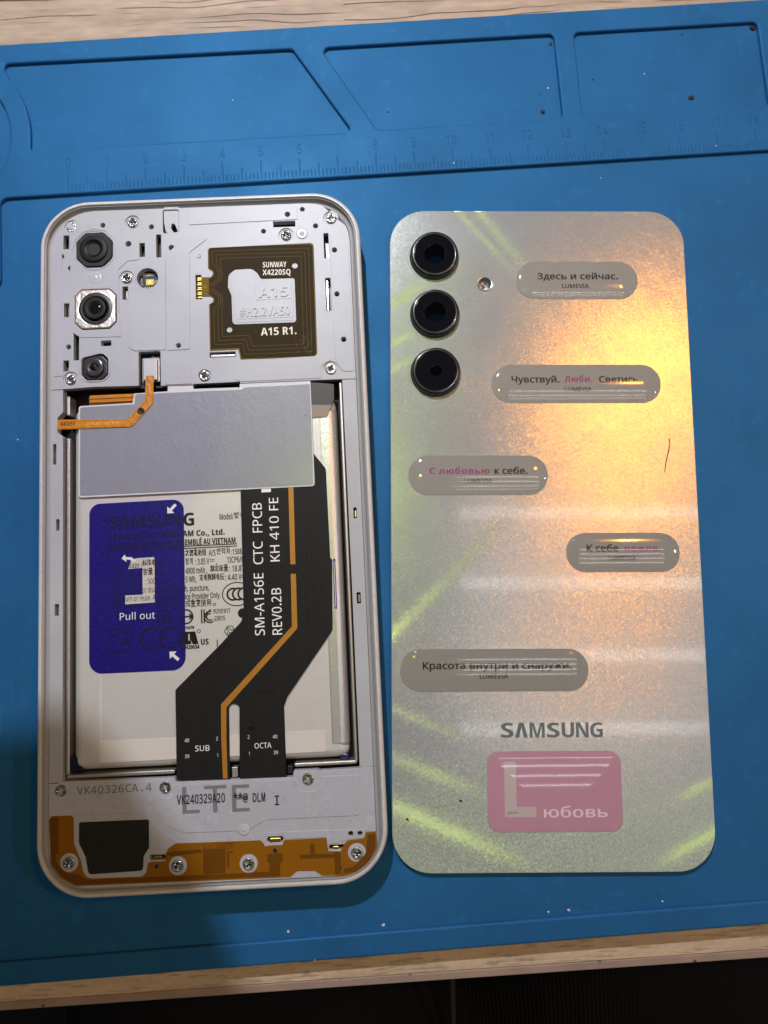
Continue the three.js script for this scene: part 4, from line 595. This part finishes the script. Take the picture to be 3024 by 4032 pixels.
  const steelRim = std({ color: lin(0.09, 0.09, 0.09), metalness: 1, roughness: 0.25 });
  rings.forEach(([x, z], i) => {
    const r = part('lens_ring', C), hole = i === 2 ? 1.35 : 2.55;
    obj('ring_bezel', lathe(x, z, [[5.1, -0.3], [6.15, 0.9], [6.15, 1.25], [5.95, 1.45], [5.9, 1.75], [5.95, 1.9], [5.85, 2.35], [5.6, 2.62], [5.25, 2.7], [5.05, 2.62], [4.95, 2.42]], 72), ringM, r);
    obj('ring_edge', lathe(x, z, [[5.93, 1.62], [6.02, 1.68], [6.0, 1.82], [5.9, 1.86]], 72), steelRim, r);
    obj('ring_glass', lathe(x, z, [[5.0, 2.4], [4.9, 2.46], [hole + 0.05, 2.46], [hole, 2.36], [hole, 1.4], [hole + 0.3, -0.2]], 72), glassB, r);
    obj('lens_window', cyl(x, z, 1.9, 2.2, hole, hole, 40), phy({ color: lin(0.4, 0.41, 0.44), transmission: 1, thickness: 0, roughness: 0.03, ior: 1.45 }), r);
  });
  const fl = part('flash_window', C);
  obj('flash_cone', lathe(-13.35, -60.39, [[1.95, 1.0], [1.7, 0.95], [0.9, 0.35], [0.001, -0.05]], 14), std({ color: lin(0.45, 0.46, 0.47), metalness: 0.9, roughness: 0.25, flatShading: true }), fl);
  obj('flash_rim', lathe(-13.35, -60.39, [[1.98, 0.7], [1.98, 1.04], [1.88, 1.08], [1.76, 1.0]], 48), phy({ color: lin(0.25, 0.25, 0.25), roughness: 0.3 }), fl);

  // The maker's word mark: flat metal letters; its A has no bar.
  {
    const font = await new FontLoader().loadAsync('fonts/droid/droid_sans_bold.typeface.json'), gs = [];
    [...'SAMSUNG'].forEach((ch, i) => {
      let g;
      if (ch === 'A') g = new THREE.ExtrudeGeometry(rpoly([[0, 0], [0.95, 0], [1.55, 2.5], [2.15, 0], [3.1, 0], [2.15, 3.4], [0.95, 3.4]]), { depth: 0.03, bevelEnabled: false });
      else g = new TextGeometry(ch, { font, size: 3.4, depth: 0.03, curveSegments: 5, bevelEnabled: false });
      g.computeBoundingBox(); const b = g.boundingBox, w = ch === 'M' ? 3.5 : 2.9;
      g.translate(-b.min.x, -b.min.y, 0).scale(w / (b.max.x - b.min.x), 3.4 / (b.max.y - b.min.y), 1).rotateX(-Math.PI / 2).translate(-11.7 + [0, 3.3, 6.7, 10.75, 14.15, 17.5, 20.8][i], TOPY + 0.01, 49.65);
      gs.push(mmUV(g));
    });
    obj('logo', gs, std({ color: lin(0.16, 0.20, 0.205), metalness: 0.75, roughness: 0.5 }), C, 'grey metallic word mark');
  }

  // Stickers: printed labels under a clear resin dome.
  const ink = '#0b0a0c', pink = '#8f2a6c';
  const resin = phy({ color: lin(0.97, 0.97, 0.96), transmission: 1, thickness: 0, roughness: 0.065, ior: 1.5 });
  function sticker(label, [cx, cz, w, h], r, crown, base, draw) {
    const T = 24, t = canvas(w * T, h * T, (x, cw, ch) => { x.fillStyle = base; x.fillRect(0, 0, cw, ch); speckle(x, cw, ch, 500, ['rgba(255,255,255,0.05)', 'rgba(60,60,60,0.05)'], 1, 6); x.scale(T, T); draw(x); });
    const R = Math.min(w, h) / 2, prof = [[0, TOPY + 0.02], [0, TOPY + 0.16]];
    for (let i = 1; i <= 26; i++) { const d = R * 0.995 * (i / 26) ** 1.7; prof.push([d, TOPY + 0.16 + 0.32 * (1 - Math.exp(-d / 0.3)) + crown * (1 - (1 - d / R) ** 2)]); }
    const st = part('sticker', C, label), place = (g) => flatUV(g, -w / 2, -h / 2, w / 2, h / 2).translate(cx, 0, cz);
    obj('sticker_print', place(slab(rect(-w / 2 + 0.04, -h / 2 + 0.04, w / 2 - 0.04, h / 2 - 0.04, r, THREE.Shape), TOPY - 0.02, TOPY + 0.08, 0.02, 1, 14)), phy({ map: t, roughness: 0.55 }), st);
    obj('resin_dome', place(rrLoft(w, h, r, prof, { crease: 0, n: 16, cap: true })), resin, st);
  }
  const lum = (x, a, b, w = 6.8) => type(x, 'LUMEVIA', a, b, w, 1.05, { stroke: 0.05 });
  const G = '#8b8b85';
  sticker('uppermost grey dome sticker with one short black line', [9.65, -61.25, 30.4, 9.75], 4.87, 0.56, G, (x) => { x.fillStyle = ink; type(x, 'Здесь и сейчас.', 5.3, 4.6, 20.4, 1.55, { stroke: 0.1 }); lum(x, 11.35, 7.25); });
  sticker('long grey dome sticker with one pink word in the middle', [8.65, -34.7, 41.6, 9.7], 4.85, 0.56, G, (x) => { x.fillStyle = ink; type(x, 'Чувствуй.', 4.7, 4.5, 12.1, 1.55, { stroke: 0.1 }); type(x, 'Светись.', 26.3, 4.5, 10.5, 1.55, { stroke: 0.1 }); x.fillStyle = pink; type(x, 'Люби.', 17.9, 4.5, 7.0, 1.6, { weight: 'bold' }); x.fillStyle = ink; lum(x, 17.7, 7.1); });
  sticker('grey dome sticker at the left edge, starting with pink words', [-15.9, -12.05, 33.7, 9.7], 4.85, 0.56, G, (x) => { x.fillStyle = pink; type(x, 'С любовью', 4.9, 4.6, 14.8, 1.55, { weight: 'bold' }); x.fillStyle = ink; type(x, 'к себе.', 20.6, 4.6, 8.4, 1.55, { stroke: 0.1 }); lum(x, 13.4, 7.15); });
  sticker('shortest grey dome sticker, near the right edge', [18.45, 6.7, 27.2, 9.4], 4.7, 0.56, G, (x) => { x.fillStyle = ink; type(x, 'К себе', 4.7, 4.5, 7.9, 1.55, { stroke: 0.1 }); x.fillStyle = pink; type(x, 'нежно.', 13.8, 4.5, 9.0, 1.55, { weight: 'bold' }); x.fillStyle = ink; lum(x, 9.9, 6.95); });
  sticker('longest grey dome sticker, lowest of the pill shaped ones', [-12.95, 34.2, 44.2, 9.85], 4.92, 0.56, G, (x) => { x.fillStyle = ink; type(x, 'Красота внутри и снаружи.', 5.1, 4.75, 35.4, 1.6, { stroke: 0.1 }); lum(x, 18.5, 7.25); });
  sticker('pink rectangular dome sticker below the word mark', [0.42, 61.65, 31.0, 18.0], 2.6, 0.95, '#bb8ca2', (x) => { x.fillStyle = '#bfb4b4'; x.fillRect(3.9, 2.3, 2.75, 12.3); x.fillRect(3.9, 12.4, 7.2, 2.3); x.fillStyle = '#e3cfdb'; type(x, 'юбовь', 12.5, 14.8, 15.2, 2.35, { stroke: 0.08 }); x.fillStyle = '#5b4850'; for (let i = 0; i < 9; i++) x.fillRect(4.6 + i * 0.28, 12.9 + rnd() * 0.9, 0.16, 0.3); });
}

// ---------------------------------------------------------------- small things lying about
{
  const turnC = ([x, z]) => { const c = Math.cos(-COVER.turn), s = Math.sin(-COVER.turn); return [COVER.at[0] + c * x - s * z, COVER.at[2] + s * x + c * z]; };
  const hy = COVER.at[1] + 0.95 + 0.08, o = turnC([30.88, -21.06]);
  const h = thing('hair', 'short black hair lying on the amber lit side of the back cover', 'hair', [o[0], hy, o[1]]);
  obj('hair_strand', tube([[30.88, -21.06], [30.85, -19.4], [30.3, -17.05], [29.7, -14.8], [29.4, -12.66]].map(turnC).map(([x, z], i) => [x - o[0], [0, 0.25, 0.1, 0.2, 0][i], z - o[1]]), 0.075, 40, 6), std({ color: lin(0.012, 0.01, 0.01), roughness: 0.5 }), h);
  const chip = (x, y, z, r, label, color, group) => { const g = new THREE.IcosahedronGeometry(r * 0.85, 1), p = g.attributes.position; for (let i = 0; i < p.count; i++) { const k = 0.65 + 0.7 * hash(Math.round(p.getX(i) * 99), Math.round(p.getZ(i) * 99), Math.round(p.getY(i) * 99) + 5); p.setXYZ(i, p.getX(i) * k, p.getY(i) * k * 0.55, p.getZ(i) * k * 1.25); } g.computeVertexNormals(); const m = obj('dirt_chip', g, std({ color, roughness: 0.8 })); m.position.copy(W(x, y + r * 0.4, z)); m.rotation.y = rnd() * 6; m.userData = { label, category: 'debris', ...(group ? { group } : {}) }; };
  const brown = lin(0.035, 0.018, 0.012);
  chip(122.41, FLOOR, -14.07, 0.55, 'brown crumb near the lower corner of the middle mat pocket', brown);
  chip(161.44, FLOOR, -15.54, 0.62, 'brown crumb inside the mat pocket above the ruler number 16', brown);
  chip(180.0, FLOOR, -34.0, 0.75, 'dark crumb in the upper corner of the mat pocket farthest from the phone', lin(0.015, 0.01, 0.01));
  chip(126.3, FLOOR, -32.9, 0.4, 'dark crumb in the upper corner of the middle mat pocket', lin(0.03, 0.025, 0.02));
  for (const [x, z, r] of [[136.35, -22.31, 0.22], [82.3, -16.7, 0.22], [122.2, -19, 0.18], [161.3, -33.4, 0.2]]) chip(x, FLOOR, z, r, 'tiny dark speck on the floor of a mat pocket', lin(0.01, 0.02, 0.04), 'dark specks in the mat pockets');
  for (const [x, z, r] of [[66.86, 181.2, 0.36], [45.3, 181.0, 0.28], [109.3, 181.2, 0.3], [104.6, 181.3, 0.22], [130.9, 181.0, 0.22], [51, 187, 0.15]]) chip(x, z > 183 ? RIM : FLOOR, z, r, 'tiny white dust grain along the near edge of the mat', lin(0.6, 0.62, 0.62), 'white dust grains near the front rim of the mat');
  for (const [x, y, z] of [[124.4, FLOOR, -20.6], [150, FLOOR, -23], [42.5, FLOOR, -22.6], [135.5, FLOOR, 5], [165.5, RIM, -1.0], [98, RIM, -0.8], [-14, FLOOR, 63]]) chip(x, y, z, 0.16 + 0.1 * rnd(), 'tiny white dust grain on the upper half of the mat', lin(0.55, 0.6, 0.62), 'white dust grains round the ruler');
  for (const [x, z] of [[-21.3, 63.6], [-33.6, 67.6]].map(turnC)) chip(x, COVER.at[1] + 0.95, z, 0.3, z > 158 ? 'dark speck close to the cover edge that faces the opened phone' : 'dark speck on the cover just beside the pink sticker', lin(0.012, 0.012, 0.01));
}

// ---------------------------------------------------------------- the person at the bench: lap below the table edge, forearm above
{
  const p = thing('person', 'person sitting at the table edge in black ribbed trousers, only the lap in view', 'person', [80, 0, 300]);
  const bones = [[[-95, -225, 130], [-85, -170, -120], 85, 72], [[105, -225, 130], [100, -172, -120], 85, 72], [[0, -160, 170], [0, -60, 175], 140, 130], [[-90, -215, 140], [100, -215, 140], 95, 95]];
  const res = 72, half = 330, field = new MarchingCubes(res, std({}), false, false, 60000);
  const cap = (x, y, z, [a, b, r0, r1]) => { const dx = b[0] - a[0], dy = b[1] - a[1], dz = b[2] - a[2], t = clamp(((x - a[0]) * dx + (y - a[1]) * dy + (z - a[2]) * dz) / (dx * dx + dy * dy + dz * dz)); return Math.hypot(x - a[0] - t * dx, y - a[1] - t * dy, z - a[2] - t * dz) - lerp(r0, r1, t); };
  for (let k = 0; k < res; k++) for (let j = 0; j < res; j++) for (let i = 0; i < res; i++) {
    const x = ((i / res) * 2 - 1) * half, y = ((j / res) * 2 - 1) * half - 120, z = ((k / res) * 2 - 1) * half + 60;
    let s = 0; for (const b of bones) s += Math.exp(-cap(x, y, z, b) / 22);
    const fold = 7 * Math.sin((x * 0.9 + z * 0.75) * 0.055 + 2.2 * noise(x / 90 + 20, z / 90 + 20, 201)) * (1 - step(60, 140, Math.abs(x)));
    field.field[k * res * res + j * res + i] = 22 * Math.log(s) + fold * 0.5;
  }
  field.isolation = 0; field.update();
  const n = field.count, pos = field.positionArray.slice(0, n * 3), nor = field.normalArray.slice(0, n * 3), g = new THREE.BufferGeometry();
  for (let i = 0; i < n; i++) { pos[i * 3] *= half; pos[i * 3 + 1] = pos[i * 3 + 1] * half - 120; pos[i * 3 + 2] = pos[i * 3 + 2] * half + 60; }
  g.setAttribute('position', new THREE.BufferAttribute(pos, 3)); g.setAttribute('normal', new THREE.BufferAttribute(nor, 3));
  flatUV(g, 0, 0, 1, 1);
  const cloth = phy({ color: lin(0.012, 0.011, 0.013), roughness: 0.9, specularIntensity: 0.3, bumpMap: tex(grey(128, 256, (u, v) => 0.5 + 0.5 * Math.sin(u * Math.PI * 2 * 8) * (0.7 + 0.3 * Math.sin(v * Math.PI * 2 * 24))), 1 / 12, 1 / 12), bumpScale: 0.0003 });
  obj('trousers', g, cloth, p);
  obj('trouser_seam', tube([[13, -128, -95], [12, -135, -60], [10, -142, -20], [8, -148, 40]], 1.3, 40, 6), std({ color: lin(0.03, 0.03, 0.032), roughness: 0.8 }), p);
  // The left forearm and hand held over the near left of the mat, outside the frame: they keep the lamps' light from it.
  obj('sleeve', tube([[-360, 105, -113], [-290, 127, -183], [-215, 139, -229], [-172, 145, -243]], 34, 30, 20), cloth, p);
  const hb = [[[-168, 147, -239], [-92, 159, -257], 21, 24]], kn = [[-75, 167, -275], [-69, 165, -264], [-69, 161, -252], [-74, 156, -241]];
  kn.forEach((k, i) => { const L = [11, 13, 12, 9][i], r = 9 - i * 0.4, a = [k[0] + L, k[1] - 9, k[2] + 2], b = [a[0] - 4, a[1] - 17, a[2] + 3], c = [b[0] - 15, b[1] - 2, b[2] + 2]; hb.push([k, a, r + 1, r], [a, b, r, r - 1], [b, c, r - 1, r - 2.5]); });
  hb.push([[-118, 161, -277], [-92, 151, -289], 13, 10], [[-92, 151, -289], [-71, 139, -279], 10, 8]);
  const hr = 64, hh = 84, hf = new MarchingCubes(hr, std({}), false, false, 60000), hc = [-108, 153, -259];
  for (let k = 0; k < hr; k++) for (let j = 0; j < hr; j++) for (let i = 0; i < hr; i++) { const x = ((i / hr) * 2 - 1) * hh + hc[0], y = ((j / hr) * 2 - 1) * hh + hc[1], z = ((k / hr) * 2 - 1) * hh + hc[2]; let q = 0; for (const b of hb) q += Math.exp(-cap(x, y, z, b) / 3.5); hf.field[k * hr * hr + j * hr + i] = 3.5 * Math.log(q + 1e-30); }
  hf.isolation = 0; hf.update();
  const hn = hf.count, hp = hf.positionArray.slice(0, hn * 3), hg = new THREE.BufferGeometry();
  for (let i = 0; i < hn * 3; i++) hp[i] = hp[i] * hh + hc[i % 3];
  hg.setAttribute('position', new THREE.BufferAttribute(hp, 3)); hg.setAttribute('normal', new THREE.BufferAttribute(hf.normalArray.slice(0, hn * 3), 3)); flatUV(hg, 0, 0, 1, 1);
  obj('hand', hg, std({ color: lin(0.42, 0.24, 0.17), roughness: 0.6 }), p);
}

// ---------------------------------------------------------------- lamps (outside the frame; their light, shadows and reflections are in it; the amber and green ones are added)
{
  const metal = std({ color: lin(0.05, 0.05, 0.055), roughness: 0.4 });
  function lamp(label, { at: [ax, ay, az], power, color }, base, k = 1) {
    const l = thing('bench_lamp', label, 'lamp', base), [x, y, z] = [ax - base[0], ay - base[1], az - base[2]];
    obj('lamp_base', cyl(0, 0, 0.1, 18, 60 * k, 56 * k), metal, l);
    obj('lamp_arm', tube([[0, 15, 0], [x * 0.1, y * 0.6, z * 0.1], [x * 0.5, y + 70 * k, z * 0.5], [x, y + 32 * k, z]], 6 * k, 40, 10), metal, l);
    obj('lamp_shade', lathe(x, z, [[5, 42], [14, 36], [26, 12], [30, 2], [28.5, 2], [24, 11], [12, 33]].map(([a, b]) => [a * k, y + b * k]), 32), metal, l);
    obj('bulb', new THREE.SphereGeometry(7 * k, 24, 16).translate(x, y, z), std({ color: 0x000000, emissive: lin(...color), emissiveIntensity: 3 }), l);
    const p = new THREE.PointLight(lin(...color), power); p.name = 'bulb_light'; p.position.set(x * MM, y * MM, z * MM); p.castShadow = true; p.shadow.radius = 0.3 * k;
    l.add(p);
  }
  lamp('black bench lamp standing behind the far edge of the mat', LAMPS.back, [40, 0, -230]);
  lamp('tall black bench lamp standing far to the side of the mat', LAMPS.side, [760, 0, 60]);
  lamp('added black bench lamp beside the mat, its amber bulb tints the back cover', LAMPS.warm, [420, 0, -110]);
  lamp('added small black lamp over the mat, its yellow-green bulb tints the back cover', LAMPS.green, [-160, 0, -60], 0.6);
  const c = thing('ceiling_light', 'square ceiling light with four white tubes above the table', 'ceiling light', [555, CEILING, 210], -0.07);
  obj('light_housing', box(-310, 26, -330, 310, 80, 330, 6), std({ color: lin(0.7, 0.7, 0.7), roughness: 0.6 }), c);
  for (const z of [-252, -84, 84, 252]) {
    obj('light_tube', new THREE.CylinderGeometry(13, 13, 590, 20).rotateZ(Math.PI / 2).translate(0, 6, z), std({ color: 0x000000, emissive: lin(1, 1, 1), emissiveIntensity: 2 }), c);
    const a = new THREE.RectAreaLight(lin(1, 0.98, 0.96), TUBE_RADIANCE, 0.59, 0.026); a.name = 'tube_light'; a.position.set(0, -8.5 * MM, z * MM); a.rotation.x = -Math.PI / 2; c.add(a);
  }
}
renderer.render(scene, camera);
